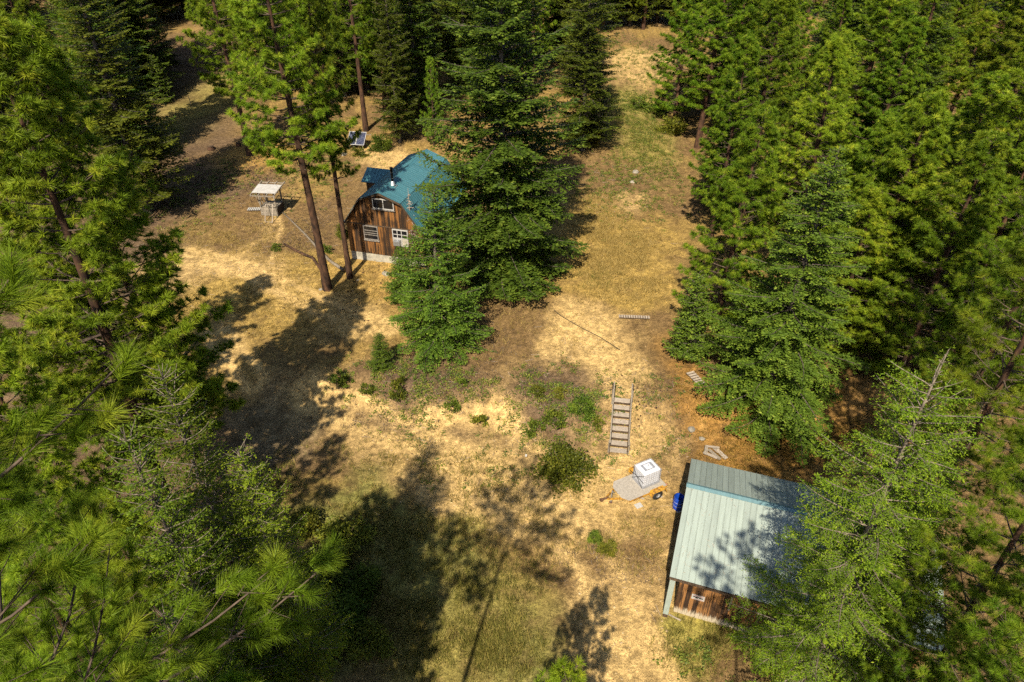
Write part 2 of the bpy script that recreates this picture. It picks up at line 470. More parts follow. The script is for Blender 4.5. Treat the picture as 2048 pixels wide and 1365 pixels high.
def fir_variant(seed, H, cb, Rmax, sprig=(0.20, 0.085), sub=0.20, step=0.15, shape=0.85, droop=0.25, mat='fir', spacing=0.45, inner=0.12, limb_mat='bark_fir', r0=0.25, per=(4, 7), thin=0.0, bare_top=0.0, rough=0.2, show_sub=False):
    rng = np.random.default_rng(seed)
    bend = 0.15
    sp = spine_fn(seed, H, bend)
    limbs = []; lr = []; tw = []; twr = []; B = []; Dn = []; Nn = []; T = []; Ls = []
    z = cb * H
    while z < H - 0.1:
        t = (z - cb * H) / (H * (1 - cb))
        Lr = Rmax * (1 - t) ** shape * min(1.0, 0.78 + 1.8 * t) + 0.12
        nb = rng.integers(*per)
        a0 = rng.uniform(0, 6.28)
        dead = z > H * (1 - bare_top)
        for k in range(nb):
            az = a0 + k * 6.283 / nb + rng.normal(0, 0.25)
            L = Lr * rng.uniform(1 - 0.42, 1.1)
            if dead: L *= 0.2
            h = np.array([math.cos(az), math.sin(az), 0]); side = np.array([-h[1], h[0], 0])
            s = np.linspace(0, 1, 6)
            P = sp(np.array([z + rng.normal(0, 0.1)]))[0] + np.outer(s * L, h)
            P += np.outer(np.sin(s * 2.6) * rng.normal(0, 0.07) * L, side)
            up0 = 0.10 + 0.55 * t
            P[:, 2] += L * (up0 * s - (droop + 0.12 * rng.normal()) * s ** 1.6 + 0.16 * s ** 3)
            limbs.append(P); lr.append(np.linspace(0.012 + 0.011 * L, 0.006, 6))
            if dead:
                for _ in range(3):
                    i = rng.integers(2, 5)
                    q = P[i] + (side * rng.choice([-1, 1]) + h * 0.7) * 0.25 * L * rng.uniform(0.5, 1)
                    limbs.append(np.linspace(P[i], q, 6)); lr.append(np.linspace(0.008, 0.003, 6))
                continue
            m = max(2, int(L * (1 - inner) / sub))
            q = np.linspace(inner, 1.0, m)
            base = np.stack([np.interp(q, s, P[:, i]) for i in range(3)], 1)
            tilt = rng.normal(0, 0.15)
            for sg in (-1, 1):
                sl = (0.10 + 0.42 * L * (1 - q) ** 0.8 * (0.25 + np.minimum(1, q * 2.2)) * 0.95) * rng.uniform(0.6, 1.15, m)
                sl = np.minimum(sl, 1.15)
                keep = rng.uniform(size=m) > thin
                sd = unit(h * 0.85 + side * sg * 1.0 + np.array([0, 0, 1]) * (tilt * sg - 0.12) + rng.normal(0, 0.12, (m, 3)))
                mx = max(2, int(sl.max() / step) + 1)
                f = (np.arange(mx) + 0.4) * step
                ok = (f[None, :] < sl[:, None]) & keep[:, None]
                pos = base[:, None] + sd[:, None] * f[None, :, None]
                pos[..., 2] -= 0.18 * (f[None, :] ** 2)
                age = np.clip(f[None, :] / (sl[:, None] + 1e-6), 0, 1)
                I, J = np.nonzero(ok)
                b = pos[I, J]; d0 = sd[I]; ag = age[I, J]
                for sg2 in (-1, 1):
                    lat = unit(np.cross(d0, [0, 0, 1.0])) * sg2
                    dd = unit(d0 * 0.9 + lat * 0.75 + rng.normal(0, rough, b.shape) + np.array([0, 0, 0.12]))
                    B.append(b + rng.normal(0, 0.025, b.shape)); Dn.append(dd)
                    Nn.append(unit(np.array([0, 0, 1.0]) + rng.normal(0, 0.38, b.shape)))
                    T.append(np.clip(0.22 + 0.5 * ag ** 2 * rng.uniform(0.4, 1.1, len(b)) + rng.normal(0, 0.10, len(b)), 0, 1))
                    Ls.append(sprig[0] * rng.uniform(0.65, 1.2, len(b)))
                if show_sub:
                    for i in range(0, m):
                        if sl[i] > 0.45 and keep[i]:
                            e = base[i] + sd[i] * sl[i] * 0.9
                            tw.append(np.stack([base[i], e])); twr.append((0.006, 0.002))
        z += spacing * rng.uniform(0.7, 1.3) * (1 if t < 0.75 else 0.7)
    B = np.concatenate(B); Dn = np.concatenate(Dn); Nn = np.concatenate(Nn); T = np.concatenate(T); Ls = np.concatenate(Ls)
    W = unit(np.cross(Dn, Nn)); up = np.cross(W, Dn)
    hw = sprig[1] / 2 * (Ls / sprig[0])
    mid = B + Dn * (Ls * 0.45)[:, None]
    fold = (up * (hw * 0.45)[:, None])
    V = np.stack([B, mid - W * hw[:, None] - fold, B + Dn * Ls[:, None] - fold * 0.6, mid + W * hw[:, None] - fold], 1).reshape(-1, 3)
    i = np.arange(len(B)) * 4
    F = np.concatenate([np.stack([i, i + 1, i + 2], 1), np.stack([i, i + 2, i + 3], 1)])
    crown = np_mesh('fir_crown', V, F, [M[mat]], tint=np.repeat(T, 4))
    rng2 = np.random.default_rng(seed)
    trunk, _ = trunk_mesh('fir_trunk', rng2, H, r0, M[limb_mat] if bare_top else M['bark_fir'], bend, np.array(limbs), np.array(lr), M[limb_mat], 10, np.array(tw), np.array(twr))
    return {'crown': crown, 'trunk': trunk, 'H': H, 'R': Rmax}

# ------------------------------------------------------------------ ground
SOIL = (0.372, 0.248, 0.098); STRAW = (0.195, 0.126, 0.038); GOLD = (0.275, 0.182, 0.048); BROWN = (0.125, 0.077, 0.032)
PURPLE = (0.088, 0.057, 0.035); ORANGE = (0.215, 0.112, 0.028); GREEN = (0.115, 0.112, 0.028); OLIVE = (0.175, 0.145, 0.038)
GROUND_ZONES = [
    # centre in the photo, half-size in photo pixels, soil colour, strength; each is turned into a patch on the terrain
    (1180, 675, 75, 45, SOIL, 2.4), (1225, 745, 42, 55, SOIL, 2.4), (1140, 640, 50, 25, SOIL, 1.4), (1100, 715, 30, 14, SOIL, 1.0),
    (1200, 885, 50, 60, SOIL, .9), (1290, 870, 45, 60, SOIL, .8), (1240, 960, 90, 40, SOIL, .8), (1190, 960, 60, 40, SOIL, .8),
    (1000, 985, 150, 40, SOIL, 1.4), (880, 905, 130, 30, SOIL, 1.3), (1120, 1040, 120, 40, SOIL, .7), (760, 850, 80, 30, SOIL, .8),
    (700, 800, 60, 24, SOIL, 1.0), (1005, 810, 40, 60, SOIL, .9), (1030, 900, 50, 50, SOIL, .9), (850, 850, 60, 20, SOIL, .9),
    (390, 528, 70, 20, SOIL, .8), (470, 535, 70, 16, SOIL, .9), (540, 562, 60, 13, SOIL, .9), (620, 602, 70, 14, SOIL, .8), (700, 640, 70, 18, SOIL, .8),
    (430, 655, 26, 30, SOIL, .7), (465, 700, 24, 40, SOIL, .7), (350, 560, 40, 40, SOIL, .6), (620, 800, 60, 40, SOIL, .5),
    (1225, 1250, 60, 60, SOIL, .9), (1290, 1325, 80, 50, SOIL, .9), (1240, 1180, 60, 35, SOIL, .7), (1180, 1365, 60, 40, SOIL, .7), (1330, 1130, 40, 60, SOIL, .5),
    (1290, 112, 50, 5, SOIL, 1.3), (1270, 140, 45, 16, SOIL, .6), (1255, 405, 30, 10, SOIL, .7), (1740, 160, 40, 12, SOIL, 1.0),
    (545, 445, 14, 40, SOIL, .6), (770, 318, 30, 14, SOIL, .8),
    (840, 770, 120, 50, PURPLE, 1.8), (1130, 800, 110, 60, PURPLE, 1.8), (980, 765, 80, 40, BROWN, .8), (715, 765, 50, 24, BROWN, .8), (960, 690, 90, 40, BROWN, .9),
    (1290, 680, 50, 50, BROWN, .8), (1330, 820, 50, 70, BROWN, .55), (1060, 640, 60, 25, BROWN, .8), (1200, 1130, 110, 45, BROWN, .5),
    (430, 365, 90, 34, PURPLE, 1.0), (370, 300, 60, 60, PURPLE, .9), (400, 120, 60, 60, PURPLE, .9), (380, 220, 60, 60, OLIVE, .8), (490, 430, 90, 26, BROWN, .9), (620, 450, 70, 40, BROWN, .7),  # purple patches up the left slope: litter, with tree shade mixed into the colour
    (500, 322, 60, 22, (0.29, 0.17, 0.04), 1.1), (720, 420, 60, 50, BROWN, .5), (540, 680, 90, 50, STRAW, .7),
    (740, 550, 70, 30, (0.31, 0.195, 0.055), 1.1), (1600, 890, 140, 60, ORANGE, 1.2), (1480, 900, 80, 40, ORANGE, 1.0), (1385, 780, 30, 60, ORANGE, .8), (1700, 830, 70, 60, ORANGE, 1.1),
    (1480, 960, 80, 30, ORANGE, 1.0), (1345, 700, 30, 40, ORANGE, .6),
    (1230, 490, 90, 40, GOLD, 1.2), (1250, 565, 90, 30, GOLD, 1.1), (1180, 430, 40, 40, GOLD, .8), (520, 625, 130, 40, GOLD, .7), (420, 600, 80, 40, GOLD, .6), (620, 540, 60, 25, GOLD, .6),
    (800, 1150, 120, 70, GREEN, 1.0), (900, 1250, 140, 90, OLIVE, 1.0), (700, 1050, 90, 70, GREEN, .9), (870, 1060, 90, 26, OLIVE, .8), (1390, 1300, 60, 50, (0.215, 0.185, 0.04), 1.2),
    (650, 1200, 90, 120, GREEN, 1.2), (1280, 265, 40, 50, OLIVE, .8), (1255, 205, 40, 18, OLIVE, .9), (1290, 360, 90, 40, BROWN, .6), (1180, 360, 60, 40, BROWN, .7),
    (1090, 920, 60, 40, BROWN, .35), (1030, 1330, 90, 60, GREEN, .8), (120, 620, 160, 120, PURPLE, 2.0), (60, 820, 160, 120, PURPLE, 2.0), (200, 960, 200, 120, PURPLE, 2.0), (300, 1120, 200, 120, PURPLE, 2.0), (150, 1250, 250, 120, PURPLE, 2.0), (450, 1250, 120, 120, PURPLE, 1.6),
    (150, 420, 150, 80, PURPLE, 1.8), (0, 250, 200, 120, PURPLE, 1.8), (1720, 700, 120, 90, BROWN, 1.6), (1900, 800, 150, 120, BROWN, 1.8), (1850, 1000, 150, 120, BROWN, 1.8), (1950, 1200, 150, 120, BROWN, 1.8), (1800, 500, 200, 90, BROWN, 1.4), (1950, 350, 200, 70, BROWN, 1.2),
    (560, 850, 60, 70, (0.16, 0.115, 0.06), .8),
]
_zone_world = []
for px, py, rx, ry, c, w in GROUND_ZONES:
    g = G(px, py)
    d = g.y * math.cos(R(PITCH)) + (CAM_H - g.z) * math.sin(R(PITCH))
    el = math.atan2(CAM_H - g.z, g.y)
    _zone_world.append((g.x, g.y, rx * d / FPX, ry * d / FPX / math.sin(el), np.array(c), w))

def _world(pix): return [(G(a, c).x, G(a, c).y) for a, c in pix]
_tracks = [(_world(((290, 540), (360, 522), (430, 522), (500, 545), (570, 578), (640, 610), (700, 636), (770, 655))), .34, .80),
           (_world(((300, 500), (400, 500), (470, 520))), .5, 0),
           (_world(((420, 630), (440, 670), (475, 715), (510, 760))), .35, .7),
           (_world(((1130, 640), (1180, 680), (1215, 730), (1235, 790))), 1.0, 0),
           (_world(((620, 790), (760, 850), (880, 905), (1010, 975), (1110, 1040), (1190, 1130), (1240, 1230), (1300, 1365))), .45, .95),
           (_world(((1250, 915), (1200, 960), (1120, 1000))), .8, 0),
           (_world(((1200, 120), (1270, 108), (1340, 122))), .5, .9),
           (_world(((545, 400), (560, 450), (548, 500), (540, 520))), .25, 0),
           (_world(((860, 845), (1000, 820), (1080, 900))), .8, 0)]

def soil_colour(x, y):
    wx = x + 1.6 * (fbm(x * 0.35, y * 0.35, 3, 31) - 0.5) * 2
    wy = y + 2.0 * (fbm(x * 0.35, y * 0.35, 3, 57) - 0.5) * 2
    wx2 = x + .5 * (fbm(x * .5, y * .5, 2, 131) - .5); wy2 = y + .5 * (fbm(x * .5, y * .5, 2, 157) - .5)
    col = np.zeros((len(x), 3)); wt = np.zeros(len(x))
    n1 = fbm(x * 0.3, y * 0.3, 4, 3)
    base = np.array(STRAW)[None] * (1 - sstep(.42, .62, n1))[:, None] + np.array(BROWN)[None] * sstep(.42, .62, n1)[:, None]
    col += base * 0.16; wt += 0.16
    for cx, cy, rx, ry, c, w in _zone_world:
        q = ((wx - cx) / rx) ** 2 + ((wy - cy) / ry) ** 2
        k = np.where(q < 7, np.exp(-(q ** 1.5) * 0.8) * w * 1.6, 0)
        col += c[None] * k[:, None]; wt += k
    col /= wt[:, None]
    # worn wheel tracks and footpaths
    for pts, half, rut in _tracks:
        dmin = np.full(len(x), 1e9); sgn = np.zeros(len(x))
        for (ax, ay), (bx, by) in zip(pts[:-1], pts[1:]):
            ux, uy = bx - ax, by - ay; L2 = ux * ux + uy * uy
            t = np.clip(((wx2 - ax) * ux + (wy2 - ay) * uy) / L2, 0, 1)
            d = np.hypot(wx2 - ax - t * ux, wy2 - ay - t * uy)
            dmin = np.minimum(dmin, d)
        k = np.exp(-((dmin - rut) / half) ** 2) * (0.45 + 0.75 * fbm(x * .9, y * .9, 2, 11))
        k = np.clip(k * 1.25, 0, .95)[:, None]
        col = col * (1 - k) + np.array(SOIL)[None] * 1.08 * k
    # patches of dead grass, litter and bare crumbs inside every zone
    a = fbm(x * 1.4, y * 1.4, 3, 71); b = fbm(x * 3.1, y * 3.1, 2, 91); cfine = vnoise(x * 6.5, y * 6.5, 17)
    bare = sstep(.19, .25, col.mean(1))
    dark = (sstep(.50, .72, a) * 0.55 + sstep(.60, .85, b) * 0.35) * (1 - .72 * bare)
    col = col * (1 - dark[:, None] * 0.85) + np.array(BROWN)[None] * 0.8 * (dark * 0.85)[:, None]
    pale = sstep(.60, .80, 1 - a) * 0.22
    col = col * (1 - pale[:, None]) + (col * 0.4 + np.array(SOIL)[None] * 0.6) * pale[:, None]
    col *= (0.82 + 0.36 * cfine)[:, None]
    return col

def axis(lo, hi, step, far):
    c = np.arange(lo, hi + step * 0.5, step)
    out = []; s = step; p = hi
    while p < far: s *= 1.05; p += s; out.append(p)
    inn = []; s = step; p = lo
    while p > -far: s *= 1.08; p -= s; inn.append(p)
    return np.array(inn[::-1] + list(c) + out)

gx = axis(-26, 24, 0.23, 600); gy = axis(12, 62, 0.23, 600)
X, Y = np.meshgrid(gx, gy)
xf, yf = X.ravel(), Y.ravel()
near = np.exp(-np.maximum(0, np.hypot(xf, yf - 35) - 42) / 20)
zf = terrain(xf, yf) + near * (0.10 * (fbm(xf * 0.9, yf * 0.9, 3, 8) - 0.5) + 0.07 * (fbm(xf * 2.6, yf * 2.6, 2, 41) - 0.5))
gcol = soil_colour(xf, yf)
nx, ny = len(gx), len(gy)
idx = np.arange(nx * ny).reshape(ny, nx)
GF = np.stack([idx[:-1, :-1], idx[:-1, 1:], idx[1:, 1:], idx[1:, :-1]], -1).reshape(-1, 4)

m, n, l, b = new_mat('dry_hillside_soil')
at = n.new('ShaderNodeAttribute'); at.attribute_name = 'soil'
tc = n.new('ShaderNodeTexCoord')
def gnoise(scale, detail, rough, lo, hi, a, z):
    q = n.new('ShaderNodeTexNoise'); q.inputs['Scale'].default_value = scale; q.inputs['Detail'].default_value = detail; q.inputs['Roughness'].default_value = rough
    l.new(tc.outputs['Object'], q.inputs['Vector'])
    r = n.new('ShaderNodeMapRange'); r.inputs['From Min'].default_value = lo; r.inputs['From Max'].default_value = hi
    r.inputs['To Min'].default_value = a; r.inputs['To Max'].default_value = z
    l.new(q.outputs[0], r.inputs['Value'])
    return q, r.outputs[0]
def gmul(p, q):
    k = n.new('ShaderNodeMath'); k.operation = 'MULTIPLY'; l.new(p, k.inputs[0]); l.new(q, k.inputs[1]); return k.outputs[0]
nz, v1 = gnoise(5.0, 8, .75, .36, .62, .66, 1.34)
_, v2 = gnoise(2.0, 7, .72, .40, .58, .68, 1.12)
_, v3 = gnoise(20.0, 3, .6, .35, .65, .78, 1.26)
vs = n.new('ShaderNodeVectorMath'); vs.operation = 'SCALE'
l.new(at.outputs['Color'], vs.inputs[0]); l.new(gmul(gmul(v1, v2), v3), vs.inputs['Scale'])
# crumbs of bark, cone scales and dead leaves
vo = n.new('ShaderNodeTexVoronoi'); vo.inputs['Scale'].default_value = 6.5; vo.inputs['Randomness'].default_value = 1.0
l.new(tc.outputs['Object'], vo.inputs['Vector'])
_, vm = gnoise(.7, 5, .7, .46, .60, .03, .19)
lt = n.new('ShaderNodeMath'); lt.operation = 'LESS_THAN'; l.new(vo.outputs['Distance'], lt.inputs[0]); l.new(vm, lt.inputs[1])
mx = n.new('ShaderNodeMix'); mx.data_type = 'RGBA'
fk = n.new('ShaderNodeMath'); fk.operation = 'MULTIPLY'; fk.inputs[1].default_value = .8; l.new(lt.outputs[0], fk.inputs[0])
l.new(fk.outputs[0], mx.inputs['Factor']); l.new(vs.outputs[0], mx.inputs['A']); mx.inputs['B'].default_value = (0.055, 0.035, 0.020, 1)
l.new(mx.outputs['Result'], b.inputs['Base Color'])
b.inputs['Roughness'].default_value = 0.95; b.inputs['Specular IOR Level'].default_value = 0.1
bp = n.new('ShaderNodeBump'); bp.inputs['Strength'].default_value = 1.0; bp.inputs['Distance'].default_value = 0.11
l.new(nz.outputs[0], bp.inputs['Height']); l.new(bp.outputs[0], b.inputs['Normal'])
M['ground'] = m
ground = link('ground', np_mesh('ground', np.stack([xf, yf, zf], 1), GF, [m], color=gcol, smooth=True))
tag(ground, kind='structure')

# ------------------------------------------------------------------ tree kinds
_w = dict(nlen=.30, nwid=.034, n_needles=42, dens=8.4, spacing=.58)
PV = [pine_variant(11, 25, .14, 3.9, 1.0, r0=.27, **_w), pine_variant(12, 24, .22, 3.5, 1.0, r0=.25, **_w),
      pine_variant(13, 26, .26, 4.1, 1.0, r0=.29, **_w), pine_variant(14, 20, .05, 3.7, 1.0, r0=.23, **_w)]
_w['spacing'] = .66
PTALL = [pine_variant(21, 27, .38, 3.9, 1.0, r0=.27, **_w), pine_variant(22, 26, .33, 3.5, 1.0, r0=.29, **_w)]
PYOUNG = pine_variant(31, 12, .06, 2.5, 1.0, 44, r0=.15, nlen=.26, nwid=.018, dens=9, spacing=.5)
PMID = pine_variant(32, 24, .24, 4.2, 1.0, 60, r0=.22, nlen=.27, nwid=.015, top_only=5, dens=10, limb_r=.026)
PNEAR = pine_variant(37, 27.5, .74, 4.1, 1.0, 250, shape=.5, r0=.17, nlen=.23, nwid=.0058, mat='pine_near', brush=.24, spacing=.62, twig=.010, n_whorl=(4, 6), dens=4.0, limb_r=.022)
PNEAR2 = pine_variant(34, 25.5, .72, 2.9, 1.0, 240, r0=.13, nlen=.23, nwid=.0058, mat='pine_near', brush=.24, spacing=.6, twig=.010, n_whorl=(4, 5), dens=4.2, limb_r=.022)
FTALL = [fir_variant(41, 25, .05, 4.5, (0.27, 0.135), .21, .16, mat='fir', per=(4, 6), shape=.7, spacing=.42), fir_variant(42, 26, .07, 4.3, (0.27, 0.13), .21, .16, mat='fir_far', per=(4, 6), shape=.7, spacing=.42)]
FBIG = fir_variant(43, 26, .02, 6.0, (0.26, 0.135), .19, .145, shape=.60, droop=.30, per=(6, 8), spacing=.60)
FWIDE = fir_variant(44, 17.4, .02, 5.9, (0.20, 0.105), .16, .115, shape=.8, droop=.36, per=(6, 8), spacing=.62)
FMID = fir_variant(45, 11.3, .01, 4.1, (0.18, 0.092), .15, .115, shape=.75, droop=.28, per=(6, 8), spacing=.44)
FSMALL = fir_variant(46, 4.5, .01, 1.4, (0.16, 0.075), .12, .10, shape=.75, droop=.18, per=(5, 7), spacing=.2, r0=.06)
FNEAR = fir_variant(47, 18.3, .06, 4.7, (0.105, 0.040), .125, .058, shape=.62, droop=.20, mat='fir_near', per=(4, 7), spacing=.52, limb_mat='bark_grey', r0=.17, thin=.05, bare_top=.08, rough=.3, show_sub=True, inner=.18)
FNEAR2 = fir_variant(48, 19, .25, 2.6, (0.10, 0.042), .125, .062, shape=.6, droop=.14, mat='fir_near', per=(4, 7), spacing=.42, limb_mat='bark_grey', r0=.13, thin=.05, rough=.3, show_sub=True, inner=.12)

_trees = 0
def plant(name, kind, pos, label, group=None, scale=1.0, rz=None, squash=1.0, lean=0.0):
    global _trees
    _trees += 1
    rr = random.Random(_trees * 7 + 3)
    t = thing(name, label, 'tree', pos, rr.uniform(0, 6.28) if rz is None else rz, group)
    t.scale = (scale * squash, scale * squash, scale)
    t.rotation_euler = (rr.uniform(-.012, .012) + lean, rr.uniform(-.012, .012), t.rotation_euler[2])
    link('trunk', kind['trunk'], t)
    link('crown', kind['crown'], t)
    return t

def top_at(px, py, H): return below(px, py, H)

# the two tall pines in front of the cabin
plant('pine_tree', PTALL[0], G(655, 578), 'tall straight pine with dark bare trunk, left one before the cabin', squash=1.2)
plant('pine_tree', PTALL[1], G(700, 556), 'tall pine with reddish bare trunk right beside the cabin wall', squash=.72)
plant('pine_tree', PV[2], G(500, 310), 'pine with dark trunk standing on the yellow slope left of the cabin', scale=1.0, squash=1.05)
plant('pine_tree', PTALL[1], G(732, 262), 'pine with brown trunk just behind the solar panels', rz=2.0)
plant('pine_tree', PV[1], G(590, 250), 'pine behind the two cabin pines, between them and the forest', squash=.8)
# firs round the cabin
plant('fir_tree', FBIG, G(1010, 556), 'largest dark green fir, right of the cabin roof, with broad skirt on the ground', rz=.7, scale=1.15, squash=1.04)
plant('fir_tree', FMID, G(882, 690), 'medium dense fir in front of the largest fir, below the cabin', scale=1.04, squash=.96)
plant('fir_tree', FSMALL, G(806, 600), 'young fir growing against the front wall of the cabin', scale=1.0, squash=1.15)
plant('fir_tree', FSMALL, G(762, 735), 'smallest fir at the foot of the medium fir, edge of the bank', scale=.62, squash=1.1)
plant('fir_tree', FTALL[1], G(1165, 300), 'olive green fir behind the largest fir, at the edge of the gap', squash=1.1)
plant('fir_tree', FTALL[1], G(800, 285), 'slender fir directly behind the cabin roof', scale=.9, squash=.8)
plant('pine_tree', PYOUNG, G(868, 292), 'small dark pine behind the far end of the cabin roof', scale=.8, squash=.7)
# right side
plant('fir_tree', FWIDE, G(1530, 812), 'broad bell-shaped fir with pale upper branches above the metal shed')
plant('fir_tree', FSMALL, G(1378, 715), 'short dense fir at the left foot of the broad bell-shaped fir', scale=1.5, squash=.85)
plant('pine_tree', PV[3], G(1430, 660), 'full pine at the right edge of the golden grass, beside the bell-shaped fir', scale=.80, squash=1.3)
plant('pine_tree', PV[0], G(1570, 560), 'pine rising behind the bell-shaped fir', scale=.74, squash=1.4)
plant('pine_tree', PV[1], G(1395, 295), 'pine at the right edge of the gap where the upper track ends', scale=.9, squash=1.5)
plant('pine_tree', PV[3], G(1350, 240), 'bushy pine leaning into the upper gap from the right', scale=.85, squash=1.35, rz=1.5)
plant('pine_tree', PV[0], G(1480, 440), 'broad pine in the right stand, second behind the golden grass', scale=.80, squash=1.5)
plant('pine_tree', PV[3], G(1700, 650), 'thick pine right of the bell-shaped fir', scale=.85, squash=1.35)
plant('fir_tree', FTALL[0], G(1760, 430), 'dark fir with pointed top among the right-hand pines', scale=.78, squash=.9)
plant('pine_tree', PV[2], G(1880, 650), 'tall dense yellow-green pine filling the upper right', scale=.88, squash=1.4)
plant('pine_tree', PV[3], G(1600, 430), 'round-topped pine behind the bell-shaped fir top', scale=.8, squash=1.4, rz=2.0)
plant('pine_tree', PV[1], G(1420, 480), 'narrower pine at the right edge above the golden grass', scale=.72, squash=1.3, rz=1.0)
plant('pine_tree', PMID, Vector((18.5, 20.5, 0)), 'long-needled pine at the right edge beyond the shed', scale=.95)
plant('pine_tree', PMID, Vector((23.0, 27.0, 0)), 'long-needled pine with grey twigs, higher at the right edge', scale=.98, rz=1.0)
plant('fir_tree', FNEAR, Vector((12.9, 16.0, 0)), 'sunlit fir with bare bleached top and pale branches hanging over the shed', rz=1.2)
plant('pine_tree', PNEAR2, Vector((6.1, 2.4, 0)), 'pine top with big bright tufts at the lower right corner', rz=.4)
plant('pine_tree', PMID, Vector((13.6, 9.2, -.2)), 'pine crown at the right below the shed fir', scale=.78, rz=2.2)
plant('pine_tree', PMID, Vector((15.2, 13.2, -.2)), 'pine crown covering the right end of the shed', scale=.80, rz=4.2)
plant('fir_tree', FNEAR2, Vector((15.0, 17.6, -.1)), 'second fir crown behind the bleached one, over the shed roof', scale=.72, rz=3.2, squash=1.5)
plant('pine_tree', PYOUNG, Vector((1.6, 9.6, 0)), 'young pine with tip just reaching the bottom edge, right of the middle', scale=1.0, squash=.8)
plant('pine_tree', PYOUNG, Vector((0.2, 9.3, 0)), 'young pine with tip just reaching the bottom edge, left of the middle', scale=.96, rz=1.0, squash=.7)
# left side
plant('pine_tree', PV[0], top_at(65, 48, 25), 'big yellow-green pine with pointed top along the left edge', squash=1.15, rz=.3)
plant('fir_tree', FTALL[1], G(298, 425), 'tall olive fir behind the big left pine, beside the shaded litter', squash=1.3)
plant('fir_tree', FTALL[0], G(268, 310), 'dark fir behind the tall olive fir at the upper left', squash=1.25)
plant('fir_tree', FTALL[1], G(302, 190), 'olive fir at the left edge of the shaded slope, beside two small firs', squash=1.2, rz=2.0)
plant('fir_tree', FSMALL, G(325, 205), 'small dark fir below the forest edge, at the head of the shaded slope', scale=1.3)
plant('fir_tree', FSMALL, G(335, 130), 'small dark fir farthest up the shaded slope', scale=1.6, rz=2.5)
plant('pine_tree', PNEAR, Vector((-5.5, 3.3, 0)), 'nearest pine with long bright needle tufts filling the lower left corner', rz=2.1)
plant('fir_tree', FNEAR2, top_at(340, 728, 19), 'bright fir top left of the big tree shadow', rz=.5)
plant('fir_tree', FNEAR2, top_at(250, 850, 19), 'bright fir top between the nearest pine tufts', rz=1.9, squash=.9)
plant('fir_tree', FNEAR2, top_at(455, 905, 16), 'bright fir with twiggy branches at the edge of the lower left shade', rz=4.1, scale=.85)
plant('pine_tree', PYOUNG, Vector((-7.3, 8.4, -.3)), 'dark young pine right of the nearest pine, at the bottom edge', scale=1.12, rz=2.0)
plant('pine_tree', PNEAR2, Vector((-9.4, 5.2, -.4)), 'pine top with long tufts left of the bottom left corner trunk', scale=.93, rz=1.0)
plant('pine_tree', PMID, Vector((-8.6, 7.2, -.4)), 'shaded pine crown below the nearest tufts at the bottom left', scale=.72, rz=3.0)
plant('pine_tree', PMID, Vector((-12.2, 10.6, -.4)), 'pine crown at the left edge below the big left pine', scale=.78, rz=4.0)
plant('fir_tree', FNEAR2, Vector((-8.4, 10.0, -.4)), 'dim fir between the bottom left pines and the shaded thicket', scale=.82, rz=2.6)
plant('pine_tree', PMID, Vector((-15.5, 14.0, -.5)), 'pine crown at the far left edge, half way down', scale=.85, rz=5.0)
plant('pine_tree', PMID, Vector((-10.3, 12.0, -.4)), 'pine crown low at the left behind the nearest tufts', scale=.72, rz=.9)
plant('pine_tree', PV[3], Vector((-18.4, 18.6, -.5)), 'pine with round tufts low at the left edge of the clearing', scale=.94, rz=.2)

plant('pine_tree', PV[2], top_at(-60, 90, 25), 'pine left of the big pointed pine, cut by the left edge', squash=1.2)
plant('pine_tree', PV[3], top_at(-15, 255, 20), 'lower full pine at the left edge beneath the big pointed pine', squash=1.2)

# forest behind and beside, where single trees can no longer be told apart
rr = random.Random(5)
_spots = []
def fill(n, box, kinds, name, label, group, tries=500, mind=3.6, s=(.85, 1.1), q=(.95, 1.2)):
    k = 0
    for _ in range(tries):
        if k >= n: break
        px = rr.uniform(box[0], box[2]); py = rr.uniform(box[1], box[3])
        p = G(px, py)
        if any((p.x - o.x) ** 2 + (p.y - o.y) ** 2 < mind ** 2 for o in _spots): continue
        _spots.append(p); k += 1
        kd = kinds[k % len(kinds)]; sp_name = 'fir' if kd in FTALL else 'pine'
        plant(sp_name + '_tree', kd, p, label.replace('conifer', sp_name).replace('pine in', sp_name + ' in'), group.replace('conifers', sp_name + 's').replace('pines', sp_name + 's'), rr.uniform(*s), squash=rr.uniform(*q))
fill(34, (-300, 0, 290, 320), FTALL + [PV[0], FTALL[1]], 'forest_tree', 'dark conifer in the forest at the upper left', 'dark conifers of the upper left forest')
fill(14, (270, -6, 480, 62), [FTALL[1], PV[1], FTALL[0]], 'forest_tree', 'shaded conifer in the forest above the left slope', 'shaded conifers above the left slope', mind=3.2)
fill(22, (470, 0, 700, 200), [PV[1], FTALL[1], PV[2]], 'forest_tree', 'conifer in the forest up left of the cabin', 'conifers up left of the cabin')
fill(14, (700, 0, 840, 240), [FTALL[1], PV[1], FTALL[0]], 'forest_tree', 'conifer in the forest behind the cabin', 'conifers of the forest behind the cabin')
fill(22, (830, 0, 1175, 270), FTALL + [FTALL[1], PV[1]], 'forest_tree', 'conifer in the forest behind the largest fir', 'conifers behind the largest fir')
fill(12, (1130, -6, 1440, 58), [PV[1], PV[0], FTALL[1]], 'forest_tree', 'conifer in the forest beyond the upper track', 'conifers beyond the upper track')
for k, px in enumerate(range(1205, 1440, 27)):
    plant('pine_tree' if k % 2 else 'fir_tree', PV[k % 3] if k % 2 else FTALL[1], G(px, 60 - (k * 13) % 19), ('pine' if k % 2 else 'fir') + ' in the row closing the top of the gap beyond the upper track', ('pines' if k % 2 else 'firs') + ' closing the top of the gap', squash=1.15)
fill(48, (1400, 0, 2250, 420), [PV[0], PV[1], PV[3], PV[2], FTALL[0]], 'forest_tree', 'pine in the dense stand at the upper right', 'pines of the dense upper right stand', mind=4.0, s=(.5, .92), q=(1.35, 1.75))
